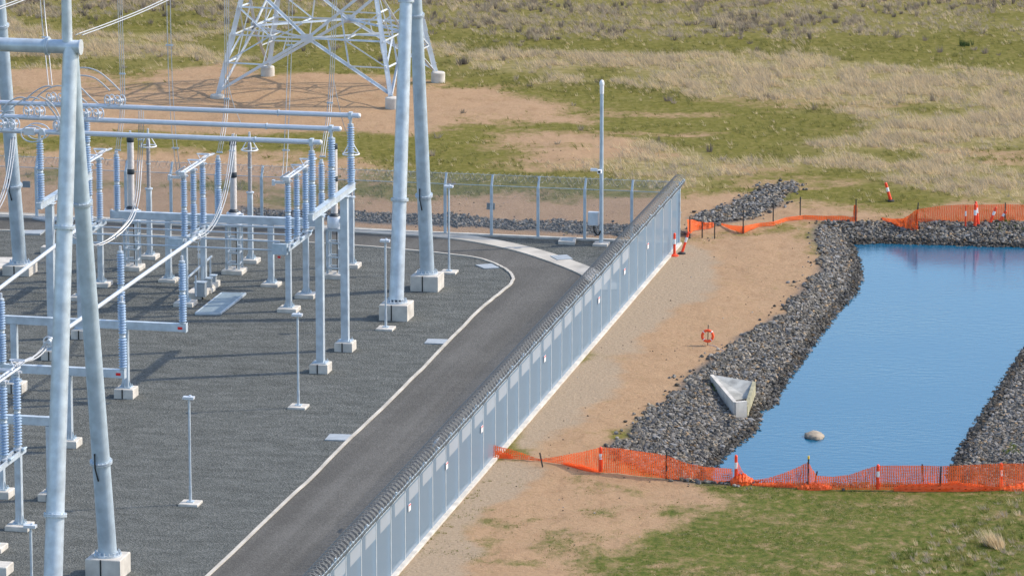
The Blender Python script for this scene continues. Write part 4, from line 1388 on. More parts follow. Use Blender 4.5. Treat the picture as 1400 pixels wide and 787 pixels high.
slab('pit_cover', 'grey-green slab set into the outer kerb in front of the camera pole', 'pit cover', [(752, 352), (775, 350.5), (783, 356), (762, 357.5)], z=0.10)
slab('pit_cover', 'pale slab on the inner kerb behind the rear left gantry leg', 'pit cover', [(33, 317), (63, 316), (55, 321.5), (30, 321)], z=0.08)
slab('pit_cover', 'wide pale slab on the outer kerb left of the near gantry legs', 'pit cover', [(44, 300), (58, 297), (104, 299), (100, 304), (60, 303)], z=0.10)
slab('pit_cover', 'large white slab at the left edge beside the rear gantry block', 'pit cover', [(-20, 372), (-6, 353), (24, 353), (6, 366)], z=0.06, m='conc')
slab('inspection_pit', 'white-framed inspection pit in the gravel left of the camera pole', 'inspection pit', [(763, 334), (766, 328.5), (788, 328.5), (786, 335)], z=0.16, m='conc', frame=True)
gp = [G(*p) for p in ((267, 430.5), (301, 430.5), (336, 403), (303, 402.5))]
o = sum(gp, Vector()) / 4; o.z = 0
t = thing('cable_pit', 'steel grating cover over the cable pit beside the control cabinets', 'cable pit cover', o, 0)
mid1, mid2 = gp[0].lerp(gp[3], 0.42) - o, gp[1].lerp(gp[2], 0.42) - o
for quad in ([gp[0] - o, gp[1] - o, mid2, mid1], [mid1, mid2, gp[2] - o, gp[3] - o]):
    c = sum(quad, Vector()) / 4
    MB().prism([((p - c) * 0.985 + c)[:2] for p in quad], 0.0, 0.09).build('grating_panel', M['grate'], t)
mb = MB()
for a, b in zip(gp, gp[1:] + gp[:1]):
    mb.bar(a - o + Vector((0, 0, 0.06)), b - o + Vector((0, 0, 0.06)), 0.06, 0.10)
mb.build('frame', M['galv'], t)
# lone footings at the left edge
for (x, y, s, lab) in ((-2, 783, 0.9, 'plain white footing block at the lower left corner'), (64, 322 + 24, 0.5, 'small white block behind the rear left gantry block')):
    q = G(x, y)
    t = MB().cbox((0, 0, 0.15), (s, s, 0.42), 0.03).build('footing', M['conc'], None, (q.x, q.y, 0))
    t.rotation_euler = (0, 0, TH); t.name = 'footing_block'; tag(t, lab, 'footing')

# ---- small light poles
def light_pole(px, py, ptop, label, first=None):
    q = G(px, py); q.z = 0
    h = PY(px, ptop, q.y).z
    t = thing('light_pole', label, 'light pole', q, group='small light poles in the yard')
    MB().cbox((0, 0, 0.02), (0.78, 0.78, 0.16), 0.02).build('footing', M['conc'], t)
    p = MB()
    p.tube((0, 0, 0.10), (0, 0, h - 0.1), 0.048, n=10); p.tube((0, 0, 0.10), (0, 0, 0.75), 0.06, n=10)
    p.build('pole', M['galv'], t)
    MB().box((0, 0, 0.12), (0.28, 0.28, 0.04)).build('base_plate', M['galv2'], t)
    hd = MB(); hd.box((0.0, -0.05, h - 0.06), (0.44, 0.26, 0.10)); hd.tube((0.05, 0, h - 0.06), (0.05, 0, h + 0.04), 0.05, n=8)
    hd.build('lamp_head', M['alu'], t)
    return t
light_pole(260.5, 689, 541, 'slim light pole standing alone on open gravel nearest the camera')
light_pole(408, 557, 428, 'slim light pole in front of the rightmost rear disconnector')
light_pole(527.5, 450, 327, 'slim light pole just left of the far gantry near leg')
light_pole(614, 373, 253, 'slim light pole right of the far gantry far leg')
light_pole(45, 868, 716, 'slim light pole rising from the lower edge in front of the near disconnector footing')

# ---- camera pole
q = G(822, 335); q.z = 0
hp = PY(822, 112, q.y).z
cpole = thing('camera_pole', 'tall steel security camera pole with white top and side cabinet inside the rear fence', 'camera pole', q)
MB().cbox((0, 0, 0.03), (0.75, 0.75, 0.2), 0.02).build('footing', M['conc'], cpole)
MB().tube((0, 0, 0.13), (0, 0, hp - 0.55), 0.108, 0.09, 16).build('pole', M['galv2'], cpole)
mb = MB(); mb.tube((0, 0, hp - 0.6), (0, 0, hp - 0.1), 0.105, n=14); mb.lathe([(0.125, 0), (0.125, 0.1), (0.09, 0.2), (0.03, 0.25)], (0, 0, hp - 0.15), 12); mb.build('dome_camera', M['white'], cpole)
zc = PY(822, 233, q.y).z
mb = MB(); mb.bar((-0.55, -0.05, zc), (0.05, -0.05, zc), 0.05, 0.05); mb.box((-0.36, -0.12, zc + 0.04), (0.34, 0.14, 0.13)); mb.box((-0.05, -0.22, zc - 0.02), (0.18, 0.3, 0.18)); mb.build('camera', M['white'], cpole)
MB().tube((-0.05, -0.375, zc - 0.02), (-0.05, -0.36, zc - 0.02), 0.06, n=10).build('lens', M['rubber'], cpole)
zb = PY(811, 299, q.y).z
c = MB().box((-0.40, 0, zb), (0.52, 0.34, 0.66)).build('cabinet', M['alu'], cpole)
MB().box((-0.40, -0.185, zb), (0.44, 0.02, 0.58)).build('door', M['galv'], c)
MB().poly(smooth_line([(-0.38, 0, zb - 0.33), (-0.38, 0, zb - 0.6), (-0.25, 0, zb - 0.82), (-0.1, -0.05, zb - 0.82), (-0.02, -0.14, zb - 0.6)], 2), 0.04).build('conduit', M['rubber'], cpole)

# ---- security fence
BAY = 2.4
def fence(name, label, org, ax, out, n, coil_r=0.27, wire=0.0135, pitch=0.46, patches=False, FH=2.62, lift=0.42, panel='mesh358'):
    """ax: unit direction of the run, out: unit outward direction; local x along the run, local y outward"""
    rz = math.atan2(ax.y, ax.x)
    t = thing(name, label, 'fence', org, rz)
    sg = 1 if Vector((-ax.y, ax.x, 0)).dot(out) > 0 else -1
    pl = MB(); pl.box((n * BAY / 2, 0, -0.05), (n * BAY, 0.32, 0.30)); pl.build('plinth', M['conc'], t)
    Pm = MB().add([(0.02, 0, 0.12), (BAY - 0.02, 0, 0.12), (BAY - 0.02, 0, FH), (0.02, 0, FH)], [(0, 1, 2, 3)]).mesh('mesh_panel', M[panel])
    Cm = MB().add([(0.0, 0, FH + 0.02), (BAY, 0, FH + 0.02), (BAY, sg * 0.28, FH + 0.47), (0.0, sg * 0.28, FH + 0.47)], [(0, 1, 2, 3)]).mesh('crank_mesh', M['mesh_crank'])
    Pt = MB(); Pt.box((0, -sg * 0.075, FH / 2 + 0.05), (0.14, 0.11, FH - 0.10)); Pt = Pt.mesh('post', M['galv2'])
    Am = MB(); Am.bar((0, -sg * 0.06, FH - 0.06), (0, sg * 0.25, FH + 0.50), 0.13, 0.10, up=(1, 0, 0)); Am = Am.mesh('crank_arm', M['galv2'])
    Sm = MB(); Sm.box((0, sg * 0.008, FH / 2 + 0.06), (0.085, 0.006, FH - 0.12)); Sm = Sm.mesh('cover_strip', M['galv'])
    Rm = MB(); Rm.bar((0, -sg * 0.01, FH - 0.012), (BAY - 0.004, -sg * 0.01, FH - 0.012), 0.03, 0.03); Rm = Rm.mesh('rail', M['galv2'])
    Tm = MB(); Tm.bar((0, sg * 0.285, FH + 0.485), (BAY - 0.004, sg * 0.285, FH + 0.485), 0.02, 0.02); Tm = Tm.mesh('top_wire', M['galv2'])
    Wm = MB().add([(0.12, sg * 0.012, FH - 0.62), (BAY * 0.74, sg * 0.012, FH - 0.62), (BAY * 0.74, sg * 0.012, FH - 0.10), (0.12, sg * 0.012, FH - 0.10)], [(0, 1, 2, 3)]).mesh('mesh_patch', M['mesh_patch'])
    for i in range(n + 1):
        x = i * BAY
        p = link('post', Pt, t, (x, 0, 0)); link('crank_arm', Am, p)
        link('cover_strip', Sm, t, (x, 0, 0))
        if i < n:
            pn = link('mesh_panel', Pm, t, (x, 0, 0)); link('rail', Rm, t, (x, 0, 0))
            link('crank_mesh', Cm, t, (x, 0, 0)); link('top_wire', Tm, t, (x, 0, 0))
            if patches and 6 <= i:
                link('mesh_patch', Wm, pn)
    # concertina razor wire: two counter-wound coils
    vs, ts = [], []
    L = n * BAY
    for hand in (1, -1):
        m_ = int(L / pitch * 16)
        ang = hand * np.arange(m_) * 2 * np.pi / 16
        x = np.arange(m_) / m_ * L
        cy, cz = sg * 0.0, FH + lift
        c = np.stack([x, cy + coil_r * np.cos(ang), cz + coil_r * np.sin(ang)], 1)
        rr = wire
        o1 = np.stack([np.zeros(m_), np.cos(ang), np.sin(ang)], 1) * rr
        o2 = np.tile([[rr, 0, 0]], (m_, 1))
        base = len(vs) and sum(len(q) for q in vs)
        ring = np.stack([c + o1, c + o2, c - o1, c - o2], 1).reshape(-1, 3)
        vs.append(ring)
        b = base + np.arange(m_ - 1)[:, None] * 4
        for k in range(4):
            kk = (k + 1) % 4
            ts.append(np.concatenate([b + k, b + 4 + k, b + 4 + kk], 1)); ts.append(np.concatenate([b + k, b + 4 + kk, b + kk], 1))
    o = link('razor_wire', tris_mesh('razor_wire', np.concatenate(vs), np.concatenate(ts), M['razor']), t)
    o['kind'] = 'stuff'
    return t
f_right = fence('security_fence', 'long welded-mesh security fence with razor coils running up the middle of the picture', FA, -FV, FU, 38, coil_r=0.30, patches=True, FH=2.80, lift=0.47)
f_rear = fence('security_fence', 'rear see-through mesh security fence with angled posts behind the yard', FA, -U, V, 25, coil_r=0.20, wire=0.008, pitch=0.55, panel='mesh_rear')
sign_lab = {(886, 336): 'small white warning sign on the right-hand fence nearest to its far corner',
            (854, 371): 'small white warning sign on the right-hand fence, second from the far corner',
            (819, 410): 'small white warning sign on the right-hand fence, third from the far corner',
            (745, 490): 'small white warning sign on the fence midway along, above the lifebuoy level',
            (659, 586): 'small white warning sign on the fence just above the orange net end',
            (611, 636): 'small white warning sign on the fence just below the orange net end',
            (560, 693): 'small white and red warning sign on the fence nearest the camera'}
for (px, py), lab in sign_lab.items():
    # intersect the view ray with the outer face of the fence
    d = ray(px, py)
    n_ = FU
    pl = FA + FU * 0.05
    tt = (pl - Vector((0, 0, H))).dot(n_) / d.dot(n_)
    p = Vector((0, 0, H)) + d * tt
    t = thing('warning_sign', lab, 'sign', p, TH + R(90), group='warning signs along the fence')
    MB().box((0, 0, 0), (0.34, 0.015, 0.27)).build('plate', M['white'], t)
    MB().box((0, -0.011, 0.095), (0.30, 0.006, 0.045)).build('red_panel', M['red'], t)
for px, py, lab in ((671, 282, 'small dark plate on the rear fence left of the camera pole'), (36, 252, 'small dark plate on the rear fence at the far left'), (925, 293, 'small dark plate on the rear fence seen through the corner')):
    o_ = FA + V * 0.04
    d = ray(px, py)
    tt = (o_ - Vector((0, 0, H))).dot(V) / d.dot(V)
    p = Vector((0, 0, H)) + d * tt
    t = MB().box((0, 0, 0), (0.42, 0.02, 0.34)).build('sign_plate', M['cab'], None, p)
    t.rotation_euler = (0, 0, TH)
    tag(t, lab, 'sign')
# the camera pole's cabinet etc. are inside the fence; the lid lying in the coil

d = ray(596, 604); pl = FA + FU * 0.0
p = Vector((0, 0, H)) + d * ((pl - Vector((0, 0, H))).dot(FU) / d.dot(FU))
sh_ = MB().add([(-0.45, -0.02, -0.18), (0.35, 0.05, -0.22), (0.5, 0.0, 0.12), (-0.3, -0.06, 0.2), (0.02, 0.08, 0.0)], [(0, 1, 4), (1, 2, 4), (2, 3, 4), (3, 0, 4)]).build('plastic_sheet', M['cover'], None, p)
sh_.modifiers.new('thickness', 'SOLIDIFY').thickness = 0.01
sh_.rotation_euler = (R(30), 0, math.atan2(FV.y, FV.x))
tag(sh_, 'pale scrap of plastic sheet caught in the razor coil on the right-hand fence', 'plastic sheet')

# ---- lattice transmission tower
LEGB = {'a': G(297, 134.5), 'b': G(536.5, 147), 'c': G(599, 112), 'd': G(366, 104)}
tc_ = sum(LEGB.values(), Vector()) / 4
tower = thing('transmission_tower', 'galvanised lattice transmission tower base standing on bare earth at the top', 'transmission tower', (tc_.x, tc_.y, 0), 0)
TL = {k: (p - tc_) for k, p in LEGB.items()}
HT = 26.0
def tp(k, z):
    b = TL[k]
    f = 1 - z / HT
    return Vector((b.x * f, b.y * f, z))
for k in 'abcd':
    fz = -0.38 if k == 'a' else 0.0                       # the near left block is nearly buried
    f = MB().lathe([(0.42, -0.3), (0.42, 0.55 + fz), (0.37, 0.61 + fz), (0.15, 0.62 + fz)], (TL[k].x, TL[k].y, 0), 18).build('footing', M['conc2'], tower)
    f.data.materials[0] = M['conc']
    mb = MB(); mb.angle(tp(k, 0.6 + fz), tp(k, 16), 0.28, up=(-TL[k].x, -TL[k].y, 0))
    for z in (3.1, 6.4):
        p = tp(k, z); mb.angle(p, tp(k, z + 0.7), 0.36, up=(-TL[k].x, -TL[k].y, 0))
    lg = mb.build('leg', M['tower'], tower)
    mb = MB()
    for z in np.arange(1.2, 12, 0.4):
        p = tp(k, z); d = Vector((TL[k].x, TL[k].y, 0)).normalized()
        e = Vector((-d.y, d.x, 0)) * (1 if int(z * 5) % 2 else -1)
        mb.tube(p, p + (d + e) * 0.16, 0.012, n=4)
    mb.build('step_bolts', M['tower'], lg)['kind'] = 'stuff'
ZC, ZT = 3.75, 7.0
def member(a, b, wd):
    return MB().angle(a, b, wd).build('brace', M['tower'], tower)
faces = (('a', 'b'), ('b', 'c'), ('c', 'd'), ('d', 'a'))
for i, j in faces:
    c = (tp(i, ZC) + tp(j, ZC)) / 2
    mid = (tp(i, ZT) + tp(j, ZT)) / 2
    outn = Vector((c.x, c.y, 0)).normalized() * 0.05
    for p, q in ((i, j), (j, i)):
        oo = outn if (p, q) == (i, j) else -outn
        lo_, hi_ = tp(p, 0.45 if p == 'a' else 0.75) + oo, tp(p, ZT) + oo
        member(lo_, c + oo, 0.17)
        member(c + oo, hi_, 0.17)
        m1 = lo_.lerp(c, 0.5); hz = tp(p, ZC).lerp(c, 0.5); m3 = c.lerp(hi_, 0.5)
        member(tp(p, ZC), c, 0.10)
        member(m1, tp(p, m1.z), 0.08)
        member(m1, hz, 0.07)
        member(hz, tp(p, m1.z + 0.05), 0.08)
        member(hz, m3, 0.07)
        member(m3, tp(p, m3.z), 0.08)
        member(hz, tp(p, m3.z - 0.05), 0.08)
        member(lo_.lerp(c, 0.72), hz.lerp(c, 0.45), 0.07)
    member(tp(i, ZT), tp(j, ZT), 0.14)
    g_ = MB(); ax = Matrix(((tp(j, ZC) - tp(i, ZC)).normalized(), outn.normalized(), Vector((0, 0, 1)))).transposed()
    g_.box(c + outn * 1.6, (0.75, 0.03, 0.5), ax); g_.build('gusset_plate', M['tower'], tower)
    # next panel above
    for p, q in ((i, j), (j, i)):
        member(tp(p, ZT), tp(q, 12.0), 0.16)
mids = [(tp(i, ZC) + tp(j, ZC)) / 2 for i, j in faces]
for a, b in zip(mids, mids[1:] + mids[:1]):
    member(a, b, 0.12)
for (i, j), m_ in zip(faces, mids):
    q1, q2_ = tp(i, ZC).lerp(m_, 0.5), tp(j, ZC).lerp(m_, 0.5)
    nx = mids[(faces.index((i, j)) + 1) % 4]; pv = mids[(faces.index((i, j)) - 1) % 4]
    member(q1, pv.lerp(m_, 0.5), 0.08); member(q2_, nx.lerp(m_, 0.5), 0.08)

# ---- pond furniture
q = G(1115, 597, ZW)
bv = IV * np.random.default_rng(5).uniform(0.85, 1.1, (len(IV), 1))
bm = bmesh.new(); bmesh.ops.create_icosphere(bm, subdivisions=3, radius=1.0)
gg = np.random.default_rng(3)
co = np.array([v.co[:] for v in bm.verts])
nn = fbm(co[:, :2] + co[:, 2:] * 1.7, 0.8, 700, 5)
for v, k in zip(bm.verts, nn):
    v.co *= 0.55 + 0.9 * k
    v.co.x *= 0.44; v.co.y *= 0.6; v.co.z *= 0.2
    v.co.x += -0.12 * max(0, v.co.z) / 0.38
me = bpy.data.meshes.new('boulder'); bm.to_mesh(me); bm.free(); me.materials.append(M['wood'])
me.polygons.foreach_set('use_smooth', [True] * len(me.polygons))
tag(link('boulder', me, None, (q.x, q.y, ZW + 0.02)), 'pale brown boulder breaking the surface of the blue pond', 'boulder')

# headwall: three thin concrete walls round a sloping apron
Am_, Bm_, Cm_ = G(972, 513, 0.30), G(1031, 521, 0.22), G(1011, 548, 0.05)
hw = thing('headwall', 'triangular concrete culvert headwall set in the rocks on the near bank of the pond', 'culvert headwall', (Cm_.x, Cm_.y, 0), 0)
def wall(a, b, za, zb, bot, th, name='wall'):
    a, b = Vector((a.x, a.y, 0)) - Vector((Cm_.x, Cm_.y, 0)), Vector((b.x, b.y, 0)) - Vector((Cm_.x, Cm_.y, 0))
    d = (b - a).normalized(); n_ = Vector((-d.y, d.x, 0)) * th / 2
    vs = []
    for p, zt in ((a, za), (b, zb)):
        for s_ in (-1, 1):
            vs += [(p.x + s_ * n_.x, p.y + s_ * n_.y, bot), (p.x + s_ * n_.x, p.y + s_ * n_.y, zt)]
    mb = MB(); mb.add(vs, [(0, 1, 3, 2), (4, 6, 7, 5), (0, 4, 5, 1), (2, 3, 7, 6), (1, 5, 7, 3), (0, 2, 6, 4)])
    o = mb.build(name, M['conc2'] if name == 'baffle_wall' else M['conc'], hw)
    bm = bmesh.new(); bm.from_mesh(o.data); bmesh.ops.recalc_face_normals(bm, faces=bm.faces); bm.to_mesh(o.data); bm.free()
    for p in o.data.polygons: p.use_smooth = False
    return o
HWZ = 0.10
A1, B1, C1, D1 = G(973, 511.5, HWZ), G(1031, 521, HWZ), G(1005, 549, HWZ), G(1020, 547, HWZ)
wall(A1, C1, HWZ - 0.004, HWZ - 0.004, -1.0, 0.16, 'wing_wall')
wall(B1, D1, HWZ - 0.003, HWZ - 0.25, -1.0, 0.14, 'wing_wall').data.materials[0] = M['conc_stain']
wall(C1, D1, HWZ - 0.008, HWZ - 0.02, -1.2, 0.16, 'end_wall')
o_ = Vector((Cm_.x, Cm_.y, 0))
mb = MB(); mb.prism([((p - o_).x, (p - o_).y) for p in (A1, B1, D1, C1)], -1.0, HWZ - 0.70); mb.build('floor', M['conc2'], hw)
mbar = (A1.lerp(C1, 0.66), B1.lerp(D1, 0.42))
ap = [A1 - o_, B1 - o_, mbar[1] - o_, mbar[0] - o_]
tops = [HWZ - 0.01, HWZ - 0.012, HWZ - 0.42, HWZ - 0.42]
av = [(p.x, p.y, z_) for p, z_ in zip(ap, tops)] + [(p.x, p.y, -1.0) for p in ap]
am = MB().add(av, [(0, 1, 2, 3), (7, 6, 5, 4), (0, 4, 5, 1), (1, 5, 6, 2), (2, 6, 7, 3), (3, 7, 4, 0)]).build('apron', M['conc2'], hw)
bm = bmesh.new(); bm.from_mesh(am.data); bmesh.ops.recalc_face_normals(bm, faces=bm.faces); bm.to_mesh(am.data); bm.free()
for p in am.data.polygons: p.use_smooth = False
wall(mbar[0], mbar[1], HWZ - 0.36, HWZ - 0.36, -0.9, 0.12, 'baffle_wall')

# lifebuoy on its stake
q = G(967.5, 470); q.z = float(height(np.array([[q.x, q.y]]))[0])
t = thing('lifebuoy_post', 'thin dark stake on the sand bank holding up the lifebuoy', 'stake', q, 0)
MB().tube((0, 0, 0), (0.02, 0, 0.95), 0.022, n=6).build('stake', M['dark'], t)
lb = thing('lifebuoy', 'orange lifebuoy with white bands hanging on a stake above the rocks', 'lifebuoy', q + Vector((-0.01, -0.09, 0.46)), 0)
lb.rotation_euler = (R(-6), 0, R(-8))
MB().ring((0, 0, 0), (0, 1, 0), 0.245, 0.062, 30, 10).build('ring', M['orange'], lb)
for k in range(4):
    a = math.pi / 4 + k * math.pi / 2
    c = Vector((0.245 * math.cos(a), 0, 0.245 * math.sin(a)))
    tg = Vector((-math.sin(a), 0, math.cos(a)))
    MB().tube(c - tg * 0.02, c + tg * 0.02, 0.066, n=10).build('band', M['white'], lb)
MB().poly(smooth_line([q + Vector((0.05, 0, 0.02)) - q, Vector((0.3, -0.2, 0.03)), Vector((0.55, -1.0, 0.03)), Vector((0.9, -1.6, 0.0))], 2), 0.012, 4).build('rope', M['white'], t)

# ---- barrier posts, pickets, delineators
def gz(p):
    return float(height(np.array([[p.x, p.y]]))[0])
def picket(px, py, ptop, label, lean=0.0, cap=None, group='dark star pickets holding the orange nets', col='dark'):
    q = G(px, py); q.z = gz(q)
    h = max(0.6, PY(px, ptop, q.y).z - q.z)
    t = thing('star_picket', label, 'picket', q, 0, group)
    mb = MB()
    for k in range(3):
        a = k * 2.094 + 0.5
        d = Vector((math.cos(a), math.sin(a), 0)) * 0.032
        top_ = Vector((lean, 0, h))
        n_ = Vector((-d.y, d.x, 0)).normalized() * 0.006
        mb.add([-n_, d - n_, d + top_ - n_, top_ - n_, n_, d + n_, d + top_ + n_, top_ + n_], [(0, 1, 2, 3), (7, 6, 5, 4), (0, 4, 5, 1), (1, 5, 6, 2), (2, 6, 7, 3)])
    mb.build('stake', M[col], t)
    if cap:
        MB().lathe([(0.045, 0), (0.045, 0.08), (0.03, 0.12)], (lean, 0, h - 0.02), 8).build('cap', M[cap], t)
    return t
def bollard(px, py, ptop, label, lean=(0, 0), base=True, group='orange delineator posts by the pond', wide=1.0):
    q = G(px, py); q.z = gz(q)
    h = PY(px, ptop, q.y).z - q.z
    if lean != (0, 0): h = max(h, 0.7)
    t = thing('delineator_post', label, 'delineator', q, 0, group)
    ax = Vector((lean[0], lean[1], 1)).normalized()
    r = 0.062 * wide
    p = lambda f: ax * (h * f) + Vector((0, 0, 0.02))
    b = MB(); b.tube(p(0.05), p(0.52), r * 1.15, r, 14); b.tube(p(0.74), p(0.95), r, r * 0.95, 14)
    b.tube(p(0.95), p(1.0), r * 1.05, r * 0.6, 14)
    b.build('post', M['orange_red'], t)
    MB().tube(p(0.52), p(0.74), r * 1.02, r * 1.02, 14).build('reflective_band', M['white'], t)
    if base:
        MB().lathe([(0.20, 0), (0.20, 0.05), (0.12, 0.10), (0.07, 0.12)], (0, 0, 0), 10).build('base', M['rubber'] if base == 'black' else M['orange_red'], t)
    return t
bollard(821, 645, 611, 'orange delineator post at the left end of the near net beside the rocks', base=False)
bollard(1006, 659, 622, 'orange delineator post with white band at the left edge of the pond water', base=False)
bollard(1200, 669, 635, 'orange and white delineator post in the middle of the near net', base=False)
bollard(1368, 669, 633, 'orange delineator post at the right end of the near net by the right bank', base=False)
bollard(1333, 306, 279, 'upright red and white delineator on the far crest of the pond', base='black', wide=1.15)
bollard(1338, 305, 276, 'delineator leaning left just behind the upright one on the far crest', lean=(-0.12, 0.1), base='black')
bollard(1353, 304, 282, 'delineator leaning right on the far crest right of the upright pair', lean=(0.38, 0.1), base='black', wide=1.1)
bollard(1366, 303, 288, 'strongly leaning delineator farthest right on the far crest', lean=(0.6, 0.1), base='black', wide=1.1)
bollard(1218, 275, 249, 'leaning red and white delineator alone on the field edge beyond the pond', lean=(-0.3, 0), base='black', wide=1.25)
bollard(922, 350, 319, 'upright red and white delineator with orange base at the far fence corner', wide=1.0)
bollard(932, 347, 316, 'leaning delineator beside an upright one at the far fence corner', lean=(0.32, 0.1), base='black')
bollard(1320, 306, 281, 'thin orange stake-like post on the far crest left of the delineators', base=False, wide=0.6)
pk = [(742, 638, 627, 'short dark picket where the near net is pinched to the ground', -0.12, None), (911, 653, 617, 'dark picket in the near net between the two left delineators', 0, None),
      (1105, 664, 626, 'dark picket with a yellow cap at the peak of the near net', 0, 'yellow'), (1113, 662, 645, 'short tilted picket just right of the yellow-capped one', 0.12, None),
      (1263, 668, 634, 'thin dark picket in the near net with the pond behind it', -0.08, None), (1285, 670, 637, 'dark picket in the near net at the left edge of the right bank', 0.03, None),
      (943, 326, 296, 'dark picket at the far net end beside the fence corner', 0, None), (960, 325, 304, 'dark picket second from the fence corner along the far net', 0, None),
      (977, 326, 305, 'dark picket third from the fence corner along the far net', 0, None), (1016, 319, 287, 'dark picket where the far folded net rises off the ground', 0, None),
      (1057, 308, 279, 'dark picket on the far folded net below the tail of the rock swale', 0, None), (1094, 295, 269, 'tallest dark picket standing behind the far folded net', 0, None),
      (1170, 303, 272, 'dark picket with an orange rag where the far folded net ends', 0, None), (1253, 302, 277, 'dark picket leaning right at the bunched left end of the wide far net', 0.08, None),
      (1374, 303, 277, 'dark picket in the wide far net near the right edge', 0, None)]
for px, py, pt, lab, ln, cap in pk:
    picket(px, py, pt, lab, ln, cap)

# ---- orange barrier nets
def net(name, label, top, bot, m='net', wob=0.06, seed=1, seg=6, bulge=0.0, children=()):
    """top, bot: pixel polylines of equal length; bottoms stand on the ground"""
    gg = np.random.default_rng(seed)
    cols = []
    n = len(top)
    Tp, Bp = [], []
    for (tx, ty), (bx, by) in zip(top, bot):
        b = G(bx, by); b.z = gz(b) + 0.03
        t_ = PY(tx, ty, b.y + 0.02)
        Bp.append(b); Tp.append(t_)
    T2, B2 = [], []
    for i in range(n - 1):
        for k in range(seg):
            f = k / seg
            T2.append(Tp[i].lerp(Tp[i + 1], f)); B2.append(Bp[i].lerp(Bp[i + 1], f))
    T2.append(Tp[-1]); B2.append(Bp[-1])
    o = B2[0].copy()
    rows = 6
    vs, uvs, fs = [], [], []
    L = 0
    for i, (a, b) in enumerate(zip(T2, B2)):
        if i: L += (b - B2[i - 1]).length
        for r in range(rows):
            f = r / (rows - 1)
            p = b.lerp(a, f)
            off = (gg.normal(0, wob) + bulge * math.sin(f * math.pi)) * (0.3 + 0.7 * math.sin(f * math.pi))
            p = p + Vector((gg.normal(0, wob * 0.2), -off, 0))
            vs.append(p - o); uvs.append((L, (a - b).length * f))
    m_ = len(T2)
    for i in range(m_ - 1):
        for r in range(rows - 1):
            fs.append((i * rows + r, (i + 1) * rows + r, (i + 1) * rows + r + 1, i * rows + r + 1))
    me = bpy.data.meshes.new(name)
    me.from_pydata([tuple(v) for v in vs], [], fs)
    ul_ = me.uv_layers.new(name='UVMap')
    for lp in me.loops:
        ul_.data[lp.index].uv = uvs[lp.vertex_index]
    me.materials.append(M[m])
    me.polygons.foreach_set('use_smooth', [True] * len(me.polygons))
    ob = link(name, me, None, o)
    tag(ob, label, 'barrier net')
    return ob
def fold(px0, py0, px1, py1, hpx, wid, parent, seed, sag=0.0):
    """a slumped roll of net lying on the ground, crumpled"""
    gg = np.random.default_rng(seed)
    a, b = G(px0, py0), G(px1, py1)
    mb = MB()
    n = 18; m_ = 8
    vs, fs = [], []
    for i in range(n + 1):
        f = i / n
        c = a.lerp(b, f); c.z = gz(c)
        env = 0.25 + 0.75 * math.sin(math.pi * min(max(f, 0.02), 0.98)) ** 0.6
        hh = hpx / 33.0 * env * gg.uniform(0.8, 1.1)
        for k in range(m_ + 1):
            an = math.pi * k / m_
            vs.append(c + Vector((gg.normal(0, 0.01), -math.cos(an) * wid * env * gg.uniform(0.9, 1.1), math.sin(an) * hh * gg.uniform(0.88, 1.08))) - parent.location)
    for i in range(n):
        for k in range(m_):
            fs.append((i * (m_ + 1) + k, (i + 1) * (m_ + 1) + k, (i + 1) * (m_ + 1) + k + 1, i * (m_ + 1) + k + 1))
    mb.add(vs, fs)
    me = bpy.data.meshes.new('bunched_fold')
    me.from_pydata([tuple(v) for v in vs], [], fs)
    ul_ = me.uv_layers.new(name='UVMap')
    for lp in me.loops:
        ul_.data[lp.index].uv = ((lp.vertex_index // (m_ + 1)) * 0.08, (lp.vertex_index % (m_ + 1)) * 0.05)
    me.materials.append(M['net_fold'])
    return link('bunched_fold', me, parent)
near1 = net('barrier_net', 'near orange barrier net from the fence to the delineator at the pond edge',
    [(667, 606), (700, 614), (739, 627), (770, 622), (801, 616), (821, 611), (845, 612), (880, 617), (911, 622), (940, 633), (967, 638), (1001, 640)],
    [(668, 628), (700, 627), (739, 630), (770, 634), (801, 641), (821, 645), (845, 646), (880, 650), (911, 653), (940, 654), (967, 655), (1003, 659)], seed=3)
fold(770, 633, 822, 644, 5, 0.25, near1, 9)
fold(669, 622, 702, 626, 8, 0.2, near1, 19)
fold(998, 660, 1030, 659, 14, 0.35, near1, 10)
near2 = net('barrier_net', 'orange barrier net sagging across the pond from the left delineator to the yellow-capped picket',
    [(1008, 630), (1016, 645), (1027, 656), (1050, 653), (1075, 645), (1091, 638), (1105, 631)],
    [(1009, 659), (1017, 660), (1027, 660), (1050, 660), (1075, 662), (1091, 664), (1105, 664)], seed=4)
fold(1028, 661, 1090, 664, 5, 0.2, near2, 11)
near3 = net('barrier_net', 'orange barrier net from the yellow-capped picket to the middle delineator',
    [(1105, 631), (1117, 650), (1139, 651), (1164, 648), (1182, 641), (1200, 636)],
    [(1105, 664), (1117, 667), (1139, 669), (1164, 669), (1182, 669), (1200, 669)], seed=5)
fold(1090, 667, 1138, 667, 8, 0.25, near3, 12)
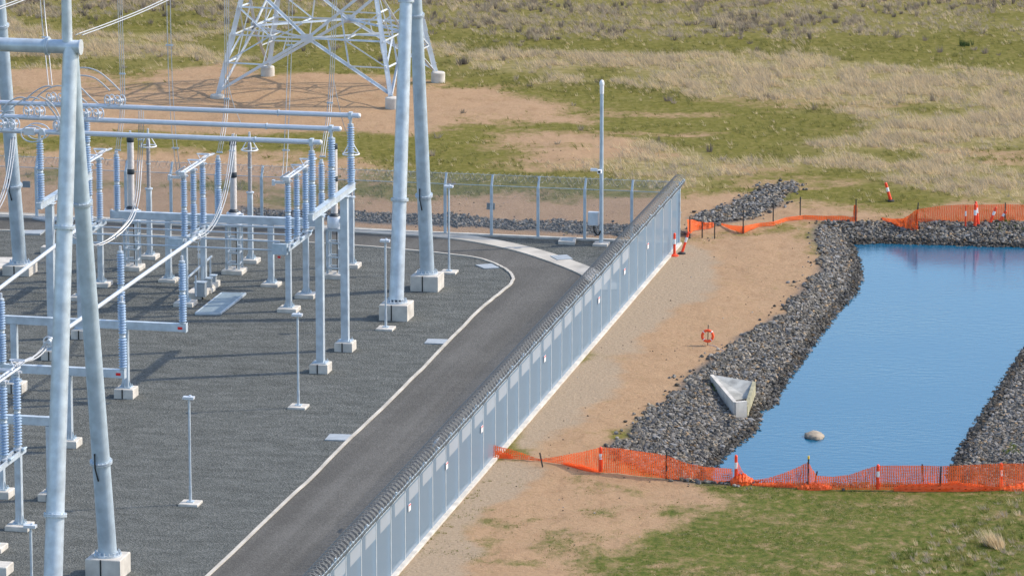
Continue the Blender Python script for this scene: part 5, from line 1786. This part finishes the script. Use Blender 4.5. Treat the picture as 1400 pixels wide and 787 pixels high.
near4 = net('barrier_net', 'orange barrier net from the middle delineator to the right delineator, bunched at its foot',
    [(1200, 636), (1230, 636), (1263, 636), (1285, 637), (1315, 635.5), (1340, 634.5), (1368, 633)],
    [(1200, 669), (1230, 669), (1263, 669), (1285, 670), (1315, 670), (1340, 670), (1368, 670)], seed=6)
fold(1222, 669, 1366, 669, 11, 0.25, near4, 13)
near5 = net('barrier_net', 'last stretch of near orange net running out of the right edge',
    [(1368, 633), (1400, 633), (1440, 632)], [(1368, 670), (1400, 667), (1440, 665)], seed=7)
fold(1372, 669, 1440, 665, 9, 0.3, near5, 14)
far1 = net('barrier_net', 'crumpled far orange net beside the fence corner between three pickets',
    [(939, 300), (946, 300), (956, 303), (966, 304), (976, 304)], [(941, 324), (948, 315), (958, 313), (967, 312), (976, 310)], 'net_fold', seed=8)
far2 = net('barrier_net', 'long folded strip of far orange net looping along the pickets to the orange rag',
    [(986, 305), (1000, 308), (1016, 309), (1036, 305), (1057, 303), (1075, 297), (1100, 294), (1130, 295), (1155, 295), (1168, 297)],
    [(986, 307), (1000, 314), (1016, 319), (1036, 311), (1057, 309), (1075, 303), (1100, 300), (1130, 301), (1155, 302), (1168, 302)], 'net_fold', seed=9, wob=0.03)
far3 = net('barrier_net', 'trailing tail of orange net bunched up against a leaning picket on the far crest',
    [(1205, 297), (1220, 299), (1234, 299), (1243, 294), (1252, 287), (1255, 287)], [(1205, 299), (1220, 303), (1234, 306), (1243, 307), (1252, 307), (1255, 307)], 'net_fold', seed=10, wob=0.08)
far4 = net('barrier_net', 'wide far orange net spread along the crest behind the leaning delineators',
    [(1255, 286), (1280, 282), (1310, 280), (1340, 280), (1374, 279), (1400, 280), (1440, 280)], [(1256, 303), (1280, 302), (1310, 302), (1340, 302), (1374, 301), (1400, 301), (1440, 301)], 'net', seed=11, wob=0.05)
rag = net('barrier_net', 'small orange rag tied to the dark picket where the folded net ends', [(1167, 281), (1169, 280), (1172, 281)], [(1167, 302), (1169, 302), (1172, 302)], 'net_fold', seed=12)
